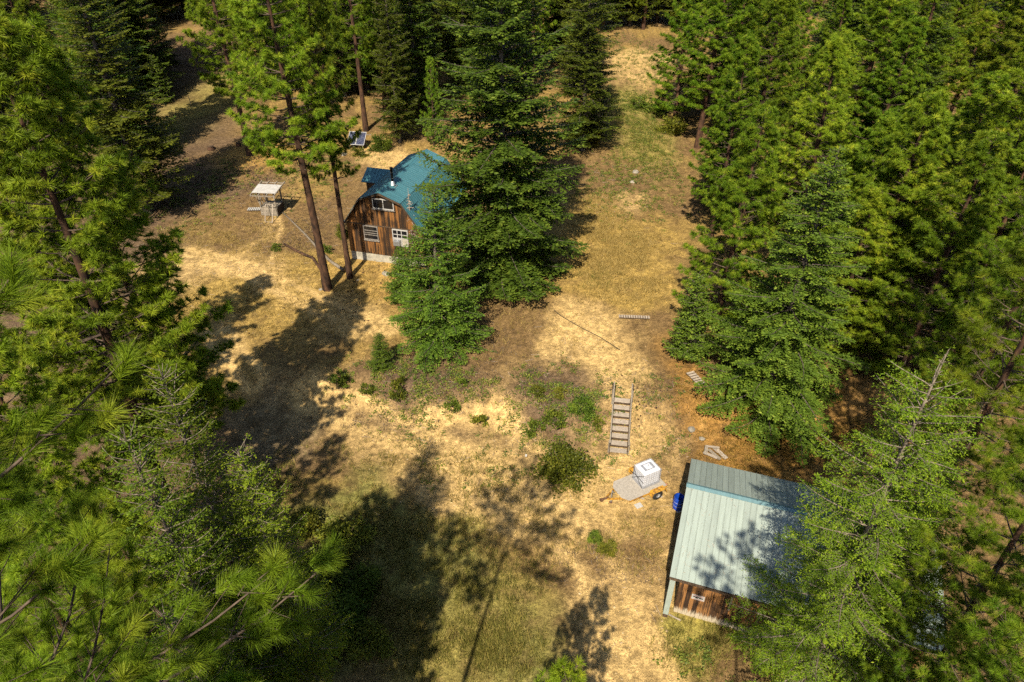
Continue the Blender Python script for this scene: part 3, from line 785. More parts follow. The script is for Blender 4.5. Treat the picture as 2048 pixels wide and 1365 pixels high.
fill(20, (1640, 400, 2300, 800), [PV[0], PV[3]], 'forest_tree', 'pine in the dense stand at the right edge', 'pines of the stand at the right edge', mind=3.6, s=(.45, .85), q=(1.35, 1.7))
def fill_far(n, x0, x1, y0, y1, label, group):
    for k in range(n):
        x = rr.uniform(x0, x1); y = rr.uniform(y0, y1)
        kd = (FTALL + PV)[k % 6]; sp_name = 'fir' if kd in FTALL else 'pine'
        plant(sp_name + '_tree', kd, Vector((x, y, float(terrain(x, y)))), label.replace('conifer', sp_name), group.replace('conifers', sp_name + 's'), rr.uniform(.9, 1.15), squash=.95)
fill_far(40, -120, 110, 125, 165, 'far conifer along the top edge of the photo', 'far conifers along the top edge')

# ------------------------------------------------------------------ building materials
def board_mat(name, pale, dark, grey, weather=0.0):
    """stained boards: long grain streaks, each board its own tone, worn pale foot where weather > 0 (height in metres)"""
    pale, dark, grey = (tuple(v * ALB for v in q) for q in (pale, dark, grey))
    m, n, l, b = new_mat(name)
    geo = n.new('ShaderNodeNewGeometry')
    oi = n.new('ShaderNodeObjectInfo')
    mp = n.new('ShaderNodeMapping'); mp.inputs['Scale'].default_value = (9, 9, 0.55)
    l.new(geo.outputs['Position'], mp.inputs['Vector'])
    nz = n.new('ShaderNodeTexNoise'); nz.inputs['Scale'].default_value = 1.0; nz.inputs['Detail'].default_value = 5
    l.new(mp.outputs[0], nz.inputs['Vector'])
    nb = n.new('ShaderNodeTexNoise'); nb.inputs['Scale'].default_value = 0.9; nb.inputs['Detail'].default_value = 3
    l.new(geo.outputs['Position'], nb.inputs['Vector'])
    a = n.new('ShaderNodeMath'); a.operation = 'ADD'
    l.new(nz.outputs[0], a.inputs[0])
    s = n.new('ShaderNodeMath'); s.operation = 'MULTIPLY'; s.inputs[1].default_value = 0.30
    l.new(oi.outputs['Random'], s.inputs[0]); l.new(s.outputs[0], a.inputs[1])
    a2 = n.new('ShaderNodeMath'); a2.operation = 'ADD'
    s2 = n.new('ShaderNodeMath'); s2.operation = 'MULTIPLY'; s2.inputs[1].default_value = 0.55
    l.new(nb.outputs[0], s2.inputs[0]); l.new(a.outputs[0], a2.inputs[0]); l.new(s2.outputs[0], a2.inputs[1])
    ramp = n.new('ShaderNodeValToRGB')
    e = ramp.color_ramp.elements
    e[0].position = 0.78; e[0].color = lin(dark)
    e[1].position = 1.20; e[1].color = lin(pale)
    k = e.new(0.97); k.color = lin(tuple((x * .62 + y * .38) for x, y in zip(dark, pale)))
    l.new(a2.outputs[0], ramp.inputs[0])
    out = ramp.outputs[0]
    if weather > 0:
        sp = n.new('ShaderNodeSeparateXYZ'); l.new(geo.outputs['Position'], sp.inputs[0])
        nn = n.new('ShaderNodeTexNoise'); nn.inputs['Scale'].default_value = 3.0; nn.inputs['Detail'].default_value = 4
        l.new(mp.outputs[0], nn.inputs['Vector'])
        ad = n.new('ShaderNodeMath'); ad.operation = 'MULTIPLY_ADD'; ad.inputs[1].default_value = 0.9; l.new(nn.outputs[0], ad.inputs[0]); l.new(sp.outputs['Z'], ad.inputs[2])
        mr = n.new('ShaderNodeMapRange'); mr.inputs['From Min'].default_value = weather + .30; mr.inputs['From Max'].default_value = weather + .55
        mr.inputs['To Min'].default_value = 1; mr.inputs['To Max'].default_value = 0
        l.new(ad.outputs[0], mr.inputs['Value'])
        mx = n.new('ShaderNodeMix'); mx.data_type = 'RGBA'
        l.new(mr.outputs[0], mx.inputs['Factor']); l.new(out, mx.inputs['A']); mx.inputs['B'].default_value = lin(grey)
        out = mx.outputs['Result']
    l.new(out, b.inputs['Base Color'])
    b.inputs['Roughness'].default_value = 0.75; b.inputs['Specular IOR Level'].default_value = 0.25
    bp = n.new('ShaderNodeBump'); bp.inputs['Strength'].default_value = 0.4; bp.inputs['Distance'].default_value = 0.01
    l.new(nz.outputs[0], bp.inputs['Height']); l.new(bp.outputs[0], b.inputs['Normal'])
    return m

def metal_mat(name, color, rough=0.38, noise=0.10):
    m = simple_mat(name, color, rough, 0.0, noise, 2.2, 0.0, 0.5, (3, .35, 1), 0.07)
    return m

M['cabin_board'] = board_mat('cabin_boards', (0.22, 0.094, 0.024), (0.026, 0.014, 0.007), (0.3, 0.25, 0.2))
M['shed_board'] = board_mat('shed_boards', (0.27, 0.125, 0.040), (0.030, 0.015, 0.008), (0.46, 0.38, 0.27), weather=0.42)
M['cabin_roof'] = metal_mat('green_roof_metal', (0.052, 0.160, 0.190), 0.36)
M['shed_roof'] = metal_mat('pale_sage_roof_metal', (0.30, 0.348, 0.308), 0.45, 0.07)
M['shed_cap'] = metal_mat('teal_ridge_metal', (0.13, 0.23, 0.25), 0.4)
M['glass'] = simple_mat('dark_window_glass', (0.012, 0.012, 0.014), 0.08, 0, 0.1, 2, 0, 0.6)
M['white'] = simple_mat('white_paint', (0.46, 0.44, 0.41), 0.55, 0, 0.12, 4, 0.1)
M['trim_grey'] = simple_mat('weathered_window_wood', (0.24, 0.21, 0.18), 0.8, 0, 0.35, 7, 0.3)
M['concrete'] = simple_mat('pale_block_foundation', (0.40, 0.36, 0.28), 0.9, 0, 0.22, 3, 0.4)
M['pipe'] = simple_mat('black_stove_pipe', (0.02, 0.02, 0.022), 0.35, 0.6, 0.2, 5)
M['galv'] = simple_mat('galvanised_metal', (0.55, 0.56, 0.58), 0.35, 0.7, 0.15, 6)
M['old_wood'] = simple_mat('grey_weathered_wood', (0.30, 0.25, 0.19), 0.9, 0, 0.35, 5, 0.5, 0.2, (4, 4, 1), 0.18)
M['tread'] = simple_mat('weathered_stair_wood', (0.40, 0.33, 0.26), 0.9, 0, 0.25, 5, 0.4, 0.2, (1, 6, 1), 0.10)
M['dark_wood'] = simple_mat('dark_brown_wood', (0.10, 0.065, 0.040), 0.9, 0, 0.4, 5, 0.4, 0.2, (4, 4, 1), 0.15)  # plain dark brown wood, mottled by noise
M['panel_blue'] = simple_mat('solar_cell_blue', (0.012, 0.016, 0.050), 0.15, 0.0, 0.2, 3, 0, 0.7, rand=0.25)
M['cell_line'] = simple_mat('solar_cell_gaps', (0.45, 0.46, 0.50), 0.4, 0.2, 0.1, 3)
M['black'] = simple_mat('black_rubber', (0.016, 0.016, 0.017), 0.7, 0, 0.3, 6, 0.2)
M['yellow'] = simple_mat('worn_yellow_paint', (0.55, 0.28, 0.022), 0.6, 0, 0.3, 7, 0.3, dark=(0.16, 0.07, 0.02))
M['deck_ply'] = simple_mat('grey_plywood_deck', (0.37, 0.325, 0.27), 0.9, 0, 0.14, 9, 0.3)
M['tote_white'] = simple_mat('white_plastic_tank', (0.62, 0.62, 0.66), 0.4, 0, 0.05, 3, 0.0)
M['tote_cage'] = simple_mat('galvanised_tank_cage', (0.50, 0.50, 0.53), 0.4, 0.5, 0.1, 6)
M['blue'] = simple_mat('blue_plastic_drum', (0.010, 0.060, 0.42), 0.35, 0, 0.12, 5, 0.0)
M['rust'] = simple_mat('rusty_steel', (0.16, 0.075, 0.035), 0.85, 0.1, 0.45, 7, 0.4)
M['osb'] = simple_mat('strand_board', (0.50, 0.31, 0.12), 0.9, 0, 0.3, 18, 0.3)
M['stone'] = simple_mat('pale_field_stone', (0.30, 0.26, 0.20), 0.9, 0, 0.3, 5, 0.5, rand=0.15)
M['ink'] = simple_mat('black_print', (0.02, 0.02, 0.02), 0.8, 0, 0.1, 5)
M['red_ink'] = simple_mat('faded_red_print', (0.50, 0.12, 0.14), 0.8, 0, 0.1, 5)

def rib_panel(name, mat, parent, L, W, rib=0.022, hem=0.0):
    """mesh of one roofing strip: lies in local x (width) / y (run up the slope), raised seam along one edge"""
    mb = MB()
    t = 0.012
    r = min(0.022, W * 0.1)
    prof = [(0, 0), (0, t), (W - 2 * r, t), (W - 1.7 * r, t + rib), (W - 0.6 * r, t + rib), (W - 0.004, t), (W - 0.004, 0)]
    mb.prism(prof, 'y', 0, L)
    return mb.mesh(name, mat)

def roof_slope(parent, name, mat, origin, along, up, length, run, n, rib=0.022, label=None):
    """a slope as parent part, its metal strips as sub-parts sharing one mesh"""
    o = Vector(origin); a = Vector(along).normalized(); u = Vector(up).normalized(); nr = a.cross(u).normalized()
    deck = MB()
    q = [o, o + a * length, o + a * length + u * run, o + u * run]
    v = [p - nr * 0.05 for p in q] + [p - nr * 0.004 for p in q]
    deck.add(v, [(3, 2, 1, 0), (4, 5, 6, 7), (0, 1, 5, 4), (1, 2, 6, 5), (2, 3, 7, 6), (3, 0, 4, 7)])
    d = deck.build(name, M['dark_wood'], parent)
    W = length / n
    me = rib_panel('metal_strip', mat, None, run, W, rib)
    rot = Matrix((a, u, nr)).transposed().to_euler()
    for k in range(n):
        link('metal_strip', me, d, o + a * (W * k), rot)
    return d

# ------------------------------------------------------------------ the cabin
CAB_BL = G(704, 518)
CAB = thing('gambrel_cabin', 'small brown board cabin with green metal gambrel roof among the pines', 'cabin', CAB_BL, -R(15.7))
CW, CL = 6.9, 9.9
F0 = 0.85                                   # top of foundation
prof = [(-.38, 3.35), (0.0, 3.62), (1.6, 5.85), (3.45, 6.55), (5.3, 5.85), (6.9, 3.62), (7.28, 3.35)]
mb = MB(); mb.prism([(0.02, -.5), (CW - .02, -.5), (CW - .02, F0), (0.02, F0)], 'y', 0.03, CL - .03)
fo = mb.build('foundation', M['concrete'], CAB)
# core walls
mb = MB(); mb.prism([(.03, F0), (CW - .03, F0), (CW - .03, 3.45), (5.27, 5.70), (3.45, 6.40), (1.63, 5.70), (.03, 3.45)], 'y', 0.03, CL - .03)
wall = mb.build('wall', M['dark_wood'], CAB)
def roof_h(s):
    return float(np.interp(s, [0, 1.6, 3.45, 5.3, 6.9], [3.58, 5.72, 6.42, 5.72, 3.58]))
nb_ = 34
bw = CW / nb_
rb = random.Random(3)
for k in range(nb_):
    a, c = k * bw + .004, (k + 1) * bw - .004
    y0 = -.012 - rb.uniform(0, .008)
    MB().prism([(a, F0 - .03), (c, F0 - .03), (c, min(3.5, roof_h(c) - .1)), (a, min(3.5, roof_h(a) - .1))], 'y', y0, .028).build('board', M['cabin_board'], wall)
    y0 = -.022 - rb.uniform(0, .008)
    ha, hc = roof_h(a) - .03, roof_h(c) - .03
    if min(ha, hc) > 3.62:
        MB().prism([(a, 3.505), (c, 3.505), (c, hc), (a, ha)], 'y', y0, .028).build('board', M['cabin_board'], wall)
MB().box(0.0, CW, -.05, -.031, 3.47, 3.56).build('belly_band', M['dark_wood'], wall)
# side boards on the left wall (seen under the eave)
for k in range(24):
    a = .05 + k * (CL - .1) / 24
    MB().box(-.012 - rb.uniform(0, .006), .028, a, a + (CL - .1) / 24 - .01, F0 - .03, 3.5).build('board', M['cabin_board'], wall)
# roof slopes
OV = 0.35
def slope(name, p0, p1, flip=False):
    # p0 lower (s,h), p1 upper; right-hand order so that the normal points up
    u = Vector((p1[0] - p0[0], 0, p1[1] - p0[1]))
    if p1[0] > p0[0]:      # left side: along runs backwards
        return roof_slope(CAB, name, M['cabin_roof'], (p0[0], CL + OV, p0[1]), (0, -1, 0), u, CL + 2 * OV, u.length, 34, .02)
    return roof_slope(CAB, name, M['cabin_roof'], (p0[0], -OV, p0[1]), (0, 1, 0), u, CL + 2 * OV, u.length, 34, .02)
slope('roof_slope', (-.02, 3.63), (1.57, 5.87))
slope('roof_slope', (1.56, 5.88), (3.44, 6.60))
slope('roof_slope', (6.92, 3.63), (5.33, 5.87))
slope('roof_slope', (5.34, 5.88), (3.46, 6.60))
slope('roof_eave', (-.46, 3.34), (-.01, 3.62))
slope('roof_eave', (7.36, 3.34), (6.91, 3.62))
MB().prism([(3.27, 6.565), (3.45, 6.650), (3.63, 6.565), (3.63, 6.545), (3.45, 6.63), (3.27, 6.545)], 'y', -OV - .01, CL + OV + .01).build('ridge_cap', M['cabin_roof'], CAB)
for sx in (1, -1):
    c = 3.45 + sx * 1.88
    MB().box(min(c, c - sx * .12), max(c, c - sx * .12), -OV - .012, CL + OV + .012, 5.86, 5.915).build('break_flashing', M['pipe'], CAB)
# barge boards along the front gable edge
for p, q in zip(prof[:-1], prof[1:]):
    MB().beam((p[0], -OV - .03, p[1] - .06), (q[0], -OV - .03, q[1] - .06), .03, .15, (0, 1, 0)).build('barge_board', M['dark_wood'], CAB)
# stove pipe
pipe = MB().tube([(3.75, 1.83, 6.3), (3.75, 1.83, 7.85)], .105, 16).build('stove_pipe', M['pipe'], CAB, smooth=False)
for z in (7.05, 7.55):
    MB().tube([(3.75, 1.83, z), (3.75, 1.83, z + .04)], .118, 16).build('pipe_band', M['galv'], pipe)
MB().lathe([(.105, 6.82), (.13, 6.80), (.19, 6.56), (.24, 6.50)], 20).build('flashing_cone', M['galv'], pipe, loc=(3.75, 1.83, 0), smooth=True)
MB().box(3.48, 4.08, 1.53, 2.13, 6.395, 6.41).build('flashing_plate', M['galv'], pipe, rot=None)
MB().lathe([(.0, 8.02), (.16, 7.94), (.16, 7.90), (.0, 7.90)], 16).build('rain_cap', M['pipe'], pipe, loc=(3.75, 1.83, 0))
# dormer wing on the left with its own ridge
dw = MB(); dw.prism([(5.25, F0), (7.75, F0), (7.75, 5.02), (6.5, 5.72), (5.25, 5.02)], 'x', -.5, 1.8); dwing = dw.build('side_wing', M['dark_wood'], CAB)
for k in range(12):
    MB().box(-.525 - rb.uniform(0, .006), -.502, 5.26 + k * .207, 5.26 + k * .207 + .2, F0, 5.0).build('board', M['cabin_board'], dwing)
for k in range(11):
    MB().box(-.5 + k * .2, -.5 + k * .2 + .194, 5.228 - rb.uniform(0, .006), 5.248, F0, 4.98).build('board', M['cabin_board'], dwing)
u = Vector((0, 1.45, .80)); roof_slope(dwing, 'wing_roof_slope', M['cabin_roof'], (-.9, 5.05, 5.0), (1, 0, 0), u, 2.9, u.length, 9, .03)
u = Vector((0, -1.45, .80)); roof_slope(dwing, 'wing_roof_slope', M['cabin_roof'], (2.0, 7.95, 5.0), (-1, 0, 0), u, 2.9, u.length, 9, .03)
# windows of the gable
def window(x0, x1, z0, z1, y, fm, vert=(), horiz=(), name='window', fw=.07):
    w = MB().box(x0, x1, y - .03, y + .03, z0, z1).build(name, M['glass'], CAB)
    for a, b_, c, d in ((x0 - fw, x0, z0 - fw, z1 + fw), (x1, x1 + fw, z0 - fw, z1 + fw), (x0, x1, z1, z1 + fw), (x0, x1, z0 - fw, z0)):
        MB().box(a, b_, y - .075, y + .03, c, d).build('frame', fm, w)
    for v in vert:
        MB().box(v - .03, v + .03, y - .06, y - .031, z0, z1).build('mullion', fm, w)
    for h in horiz:
        MB().box(x0, x1, y - .062, y - .031, h - .025, h + .025).build('mullion', fm, w)
    return w
w1 = window(2.76, 4.50, 5.18, 5.93, -.06, M['white'], vert=(3.63,))
MB().box(2.60, 4.66, -.16, -.136, 5.02, 5.09).build('sill', M['trim_grey'], w1)
w2 = window(1.62, 2.80, 2.25, 3.38, -.05, M['trim_grey'], horiz=(2.62, 2.80, 3.02))
MB().box(1.5, 2.92, -.14, -.03, 2.06, 2.16).build('sill', M['trim_grey'], w2)
w3 = window(4.25, 5.50, 2.02, 3.36, -.05, M['white'], vert=(4.62, 5.0), horiz=(2.98, 2.66))
MB().box(4.26, 4.40, -.078, -.063, 2.62, 3.35).build('curtain', M['white'], w3)
MB().box(4.95, 5.49, -.085, -.063, 2.03, 2.60).build('filler_panel', M['concrete'], w3)
MB().box(4.26, 4.94, -.085, -.063, 2.03, 2.60).build('filler_panel', M['white'], w3)
for k in range(5):      # door-like newer boards under the left window
    MB().box(1.76 + k * .19, 1.76 + k * .19 + .182, -.035, -.021, .98, 2.05).build('board', M['osb'] if False else M['cabin_board'], wall)
# air conditioner in the right window
wp = CAB.matrix_basis
ac = thing('window_air_conditioner', 'white window air conditioner in the right cabin window', 'air conditioner', wp @ Vector((4.62, -.30, 2.08)), -R(15.7))
MB().box(-.27, .27, -.17, .2, 0, .46).build('case', M['galv'], ac, bevel=.02)
MB().box(-.19, .19, -.178, -.171, .06, .40).build('grille', M['black'], ac)
for k in range(4):
    MB().box(-.19, .19, -.186, -.179, .10 + k * .085, .125 + k * .085).build('slat', M['white'], ac)
# small items against the cabin
st = thing('old_post', 'short broken wooden post next to the reddish pine trunk', 'post', G(703, 552))
MB().tube([(0, 0, -.3), (.03, 0, .8), (.0, .05, 1.75)], [.13, .12, .10], 10).build('shaft', M['old_wood'], st)
MB().lathe([(.0, 1.77), (.095, 1.765), (.1, 1.74)], 10).build('cut_top', M['tread'], st)

# ------------------------------------------------------------------ the shed
SH_ROT = -R(19.1)
FL = Vector((7.9, 19.8, 0.0))
SH = thing('metal_roofed_shed', 'dark board shed with pale sage metal roof at the lower right', 'shed', FL, SH_ROT)
SL, EV, RG, BK = 10.4, 3.15, 4.40, 3.05
mb = MB(); mb.prism([(0, -.3), (7.2, -.3), (7.2, 2.98), (4.26, 4.20), (0, 3.08)], 'x', .03, SL - .03); sw = mb.build('wall', M['dark_wood'], SH)
for k in range(52):
    a = k * .2
    MB().box(a + .004, a + .194, -.03 - rb.uniform(0, .012), -.002, .0 + rb.uniform(-.02, .02), 3.05).build('board', M['shed_board'], sw)
for k in range(36):
    a = k * .2
    zt = (3.05 + (4.17 - 3.05) * a / 4.26) if a < 4.26 else (4.17 - (4.17 - 2.95) * (a - 4.26) / 2.94)
    MB().box(.0 - rb.uniform(0, .01), .029, a + .004, a + .194, .0, zt).build('board', M['shed_board'], sw)
u = Vector((0, 4.78, RG - EV)); roof_slope(SH, 'front_roof_slope', M['shed_roof'], (-.52, -.52, EV), (1, 0, 0), u, SL + 1.04, u.length, 40, .028)
u = Vector((0, -3.35, RG - BK)); roof_slope(SH, 'back_roof_slope', M['shed_roof'], (SL + .52, 7.61, BK), (-1, 0, 0), u, SL + 1.04, u.length, 40, .028)
MB().prism([(4.08, 4.398), (4.26, 4.46), (4.42, 4.392), (4.42, 4.376), (4.26, 4.44), (4.08, 4.382)], 'x', -.54, SL + .54).build('ridge_cap', M['shed_cap'], SH)
MB().box(-.52, SL + .52, -.555, -.53, EV - .16, EV - .02).build('fascia_board', M['dark_wood'], SH)
MB().beam((-.50, -.5, EV - .09), (-.50, 4.24, RG - .09), .05, .14, (0, 0, 1)).build('barge_board', M['dark_wood'], SH)
MB().beam((-.50, 7.55, BK - .09), (-.50, 4.28, RG - .09), .05, .14, (0, 0, 1)).build('barge_board', M['dark_wood'], SH)
cp = MB().box(-.47, -.22, -.50, -.26, .28, EV - .13).build('corner_post', M['shed_roof'], SH)
MB().box(-.46, -.23, -.49, -.27, -.2, .28).build('post_foot', M['dark_wood'], cp)
for k, (a, b_) in enumerate(((1.3, 2.2), (2.21, 2.9), (2.92, 3.5))):
    MB().box(a, b_, -.055, -.044, 2.72 + .02 * k, 3.0).build('strand_board', M['osb'], sw)
MB().box(2.35, 2.43, -.06, -.045, 1.3, 2.7).build('batten', M['old_wood'], sw)
sg = thing('wall_sign', 'small white sign with dark print on the shed front', 'sign', SH.matrix_basis @ Vector((.95, -.068, 1.62)), SH_ROT)
MB().box(-.30, .30, -.008, .008, -.17, .17).build('plate', M['white'], sg)
for k in range(6):
    MB().box(-.24 + k * .082, -.24 + k * .082 + .055, -.0105, -.009, .085, .125).build('printed_mark', M['red_ink'], sg)
for a, b_, c, d in ((-.23, .23, -.015, .03), (-.12, -.02, -.075, .045), (.05, .22, -.04, -.016), (-.22, -.16, .03, .055)):
    MB().box(a, b_, -.012 - abs(a) * .004, -.009, c, d).build('printed_mark', M['ink'], sg)
for k in range(7):
    MB().box(-.22 + k * .066, -.22 + k * .066 + .04, -.0105, -.009, -.135, -.11).build('printed_mark', M['red_ink'], sg)

# ------------------------------------------------------------------ stairs on the bank
def stairs():
    b0 = G(1236, 909); t0 = G(1243, 806)
    d = Vector((t0.x - b0.x, t0.y - b0.y, 0)); run = d.length; rz = math.atan2(d.y, d.x) - math.pi / 2
    s = thing('outdoor_stairs', 'weathered wooden stairs with handrails leading up the sandy bank', 'stairs', b0, rz)
    n = 8; rise = 1.75; dr = run / (n - .5); dh = rise / n
    for k in range(n):
        z = .16 + k * dh
        MB().box(-.52, .52, k * dr, k * dr + dr * .93, z - .045, z).build('tread', M['tread'], s, bevel=.006)
        if k: MB().box(-.52, .52, k * dr + .03, k * dr + .05, z - dh + .002, z - .047).build('gap_shade_board', M['dark_wood'], s)  # dark board stands in for the shade in the open gap between treads
    for sx in (-.555, .555):
        MB().beam((sx, -.05, .0), (sx, run + .1, rise - .02), .045, .26).build('stringer', M['dark_wood'], s)  # dark tone puts the posts' shadow on the stair sides into the colour
        for y, z in ((.10, 0.0), (run * .95, rise - .1)):
            MB().box(sx - .10 if sx < 0 else sx + .03, sx - .03 if sx < 0 else sx + .10, y - .05, y + .05, z - .5, z + .98).build('rail_post', M['old_wood'], s)
        MB().beam((sx * 1.02, -.10, .94), (sx * 1.02, run + .50, rise + .98), .075, .04).build('handrail', M['old_wood'], s)
        MB().box(sx * 1.13 - .05, sx * 1.13 + .05, run + .36, run + .46, rise - .3, rise + .93).build('rail_post', M['dark_wood'], s)
    return s
stairs()

# ------------------------------------------------------------------ trailer and water tank
hz = G(1209, 1000)
TR_A = R(27)
zt = float(terrain(7.5, 27.3))
TRP = Vector((5.25, 26.55, zt))
tr = thing('utility_trailer', 'yellow single-axle utility trailer with plywood deck carrying the white tank', 'trailer', TRP, TR_A)
deck = MB(); deck.prism([(.85, -.42), (1.15, -.82), (3.72, -.82), (3.72, .82), (1.15, .82), (.85, .46)], 'z', .56, .585); dk = deck.build('deck', M['deck_ply'], tr)
for sy in (-.80, .80):
    MB().box(1.15, 3.75, sy - .035, sy + .035, .44, .555).build('side_rail', M['yellow'], tr)
for x in (1.2, 2.0, 2.9, 3.7):
    MB().box(x - .03, x + .03, -.76, .76, .44, .55).build('cross_member', M['yellow'], tr)
for sy in (-1, 1):
    MB().beam((1.3, sy * .62, .49), (.12, sy * .05, .49), .07, .10).build('tongue_arm', M['yellow'], tr)
MB().tube([(-.28, 0, .54), (.2, 0, .52)], [.05, .07], 8).build('hitch_coupler', M['rust'], tr)
MB().box(-.30, -.16, -.09, .09, .46, .60).build('coupler_head', M['rust'], tr, bevel=.02)
jk = MB().tube([(.45, -.02, .0), (.45, -.02, .95)], .035, 8).build('tongue_jack', M['galv'], tr)
MB().tube([(.45, -.02, .95), (.45, -.20, .95), (.45, -.20, 1.04)], .014, 6).build('crank', M['galv'], jk)
MB().tube([(.45, -.02, .0), (.45, -.02, .04)], .10, 10).build('jack_foot', M['rust'], jk)
MB().tube([(2.95, -1.05, .33), (2.95, 1.05, .33)], .035, 8).build('axle', M['rust'], tr)
for sy in (-1, 1):
    wh = MB().lathe([(.14, -.09), (.27, -.10), (.33, -.07), (.345, 0), (.33, .07), (.27, .10), (.14, .09)], 28).build('wheel', M['black'], tr, loc=(2.95, sy * 1.0, .345), rot=(R(90), 0, 0), smooth=True)
    MB().lathe([(.0, -.05), (.05, -.06), (.07, -.03), (.14, -.045), (.16, -.09), (.15, .09), (.14, .045), (.0, .04)], 20).build('rim', M['galv'], wh, smooth=False)
    fd = MB(); y0, y1 = (sy * .84, sy * 1.16) if sy > 0 else (sy * 1.16, sy * .84)
    fd.prism([(2.42, .50), (2.52, .78), (3.38, .78), (3.50, .50), (3.46, .48), (3.36, .75), (2.54, .75), (2.46, .48)], 'y', y0, y1)
    fd.build('fender', M['yellow'], tr)
MB().box(3.75, 3.78, -.78, -.66, .44, .56).build('tail_lamp', M['red_ink'], tr)
MB().box(3.75, 3.78, .66, .78, .44, .56).build('tail_lamp', M['red_ink'], tr)
tk = thing('water_tank', 'white caged plastic water tank strapped on the yellow trailer', 'tank', tr.matrix_basis @ Vector((2.86, .04, .588)), TR_A)
MB().box(-.58, .58, -.49, .49, .13, 1.13).build('bottle', M['tote_white'], tk, bevel=.09)
MB().box(-.60, .60, -.50, .50, 0, .10).build('pallet_base', M['tote_cage'], tk)
top = MB().box(-.36, .36, -.25, .25, 1.128, 1.142).build('top_panel', M['tote_cage'], tk)
MB().box(-.20, .20, -.19, .19, 1.143, 1.155).build('lid_plate', M['tote_white'], top, bevel=.004)
MB().lathe([(.0, 1.20), (.075, 1.195), (.08, 1.155)], 18).build('lid_cap', M['tote_white'], top)
MB().beam((-.02, -.05, 1.206), (.05, .07, 1.206), .022, .01).build('lid_mark', M['ink'], top)
for k in range(6):
    z = .20 + k * .175
    rg = MB(); rg.tube([(-.60, -.51, z), (.60, -.51, z), (.60, .51, z), (-.60, .51, z), (-.60, -.51, z)], .011, 6, False); rg.build('cage_ring', M['tote_cage'], tk)
for k in range(8):
    for sy in (-.522, .522):
        x = -.56 + k * .16
        MB().tube([(x, sy, .08), (x, sy, 1.10)], .010, 6).build('cage_bar', M['tote_cage'], tk)
for k in range(6):
    for sx in (-.612, .612):
        y = -.45 + k * .18
        MB().tube([(sx, y, .08), (sx, y, 1.10)], .010, 6).build('cage_bar', M['tote_cage'], tk)
for pts in ([(-.635, -.50, 1.05), (-.64, .0, .62), (-.64, .48, .12)], [(-.64, .50, 1.0), (-.645, .1, .58), (-.64, -.48, .10)], [(-.64, -.55, .55), (-.66, .1, .62), (-.64, .75, .45)]):
    MB().tube(pts, .016, 6).build('strap', M['black'], tk)

# ------------------------------------------------------------------ drum, scrap boards and other small things
dp = G(1366, 992)
dr = thing('plastic_drum', 'blue plastic drum beside the shed corner', 'drum', Vector((9.4, 26.35, float(terrain(9.4, 26.35)))))
MB().lathe([(.0, .05), (.27, .05), (.285, .02), (.29, .12), (.295, .30), (.305, .32), (.295, .34), (.295, .58), (.305, .60), (.295, .62), (.29, .82), (.275, .90), (.262, .90), (.27, .82), (.275, .3), (.0, .28)], 32).build('shell', M['blue'], dr, smooth=False)
MB().lathe([(.307, .305), (.311, .32), (.307, .335)], 32).build('hoop', M['cell_line'], dr)
MB().lathe([(.307, .585), (.311, .60), (.307, .615)], 32).build('hoop', M['cell_line'], dr)
MB().tube([(0, 0, -.05), (0, 0, .02)], .36, 20).build('base_pad', M['white'], dr)

def flat_board(name, label, cat, px, py, L, W, T, az, mat, group=None, lift=0.02, tilt=0.0):
    p = G(px, py)
    o = MB().box(-L / 2, L / 2, -W / 2, W / 2, 0, T).build(name, mat, None, (p.x, p.y, p.z + lift), (tilt, 0, R(az)))
    return tag(o, label, cat, group)
flat_board('white_panel', 'square white panel lying on the dirt below the trailer', 'panel', 1277, 1013, .42, .34, .02, 25, M['white'], lift=.05)
flat_board('board_scrap', 'short pale board lying between trailer and white panel', 'board', 1283, 998, .34, .12, .03, -30, M['tread'], lift=.05)
flat_board('board_scrap', 'pointed pale board scrap under the trailer wheel', 'board', 1320, 993, .34, .16, .025, -55, M['tread'], lift=.05)
flat_board('board_scrap', 'thin pale stick lying next to the blue drum', 'board', 1348, 1002, .36, .05, .03, -20, M['tread'], lift=.05)
flat_board('board_scrap', 'reddish bit of board at the foot of the blue drum', 'board', 1354, 1008, .25, .08, .03, 40, M['osb'], lift=.05)
flat_board('board_scrap', 'long white stick on the grass before the shed corner post', 'board', 1349, 1237, .60, .06, .04, -32, M['tread'], lift=.05)
flat_board('paper_scrap', 'small white scrap on the dirt left of the big round bush', 'scrap', 1052, 913, .20, .12, .02, 80, M['white'], lift=.06)
for k, (px, py, L, az, w, what) in enumerate(((1440, 908, 1.1, 118, .28, 'widest pale plank, right end of the scrap lumber pile'), (1428, 912, 1.0, 120, .20, 'narrow plank next to the widest plank in the scrap lumber pile'), (1420, 915, .9, 145, .18, 'slanting plank across the middle of the scrap lumber pile'),
                                           (1411, 906, .8, 72, .20, 'upright-lying plank at the left end of the scrap lumber pile'), (1424, 901, .8, 170, .14, 'top plank lying crosswise on the scrap lumber pile'))):
    flat_board('scrap_plank', what, 'plank', px, py, L, w, .05, az, M['old_wood' if k % 2 else 'tread'], 'planks of the scrap lumber pile', lift=.05 + .055 * k)

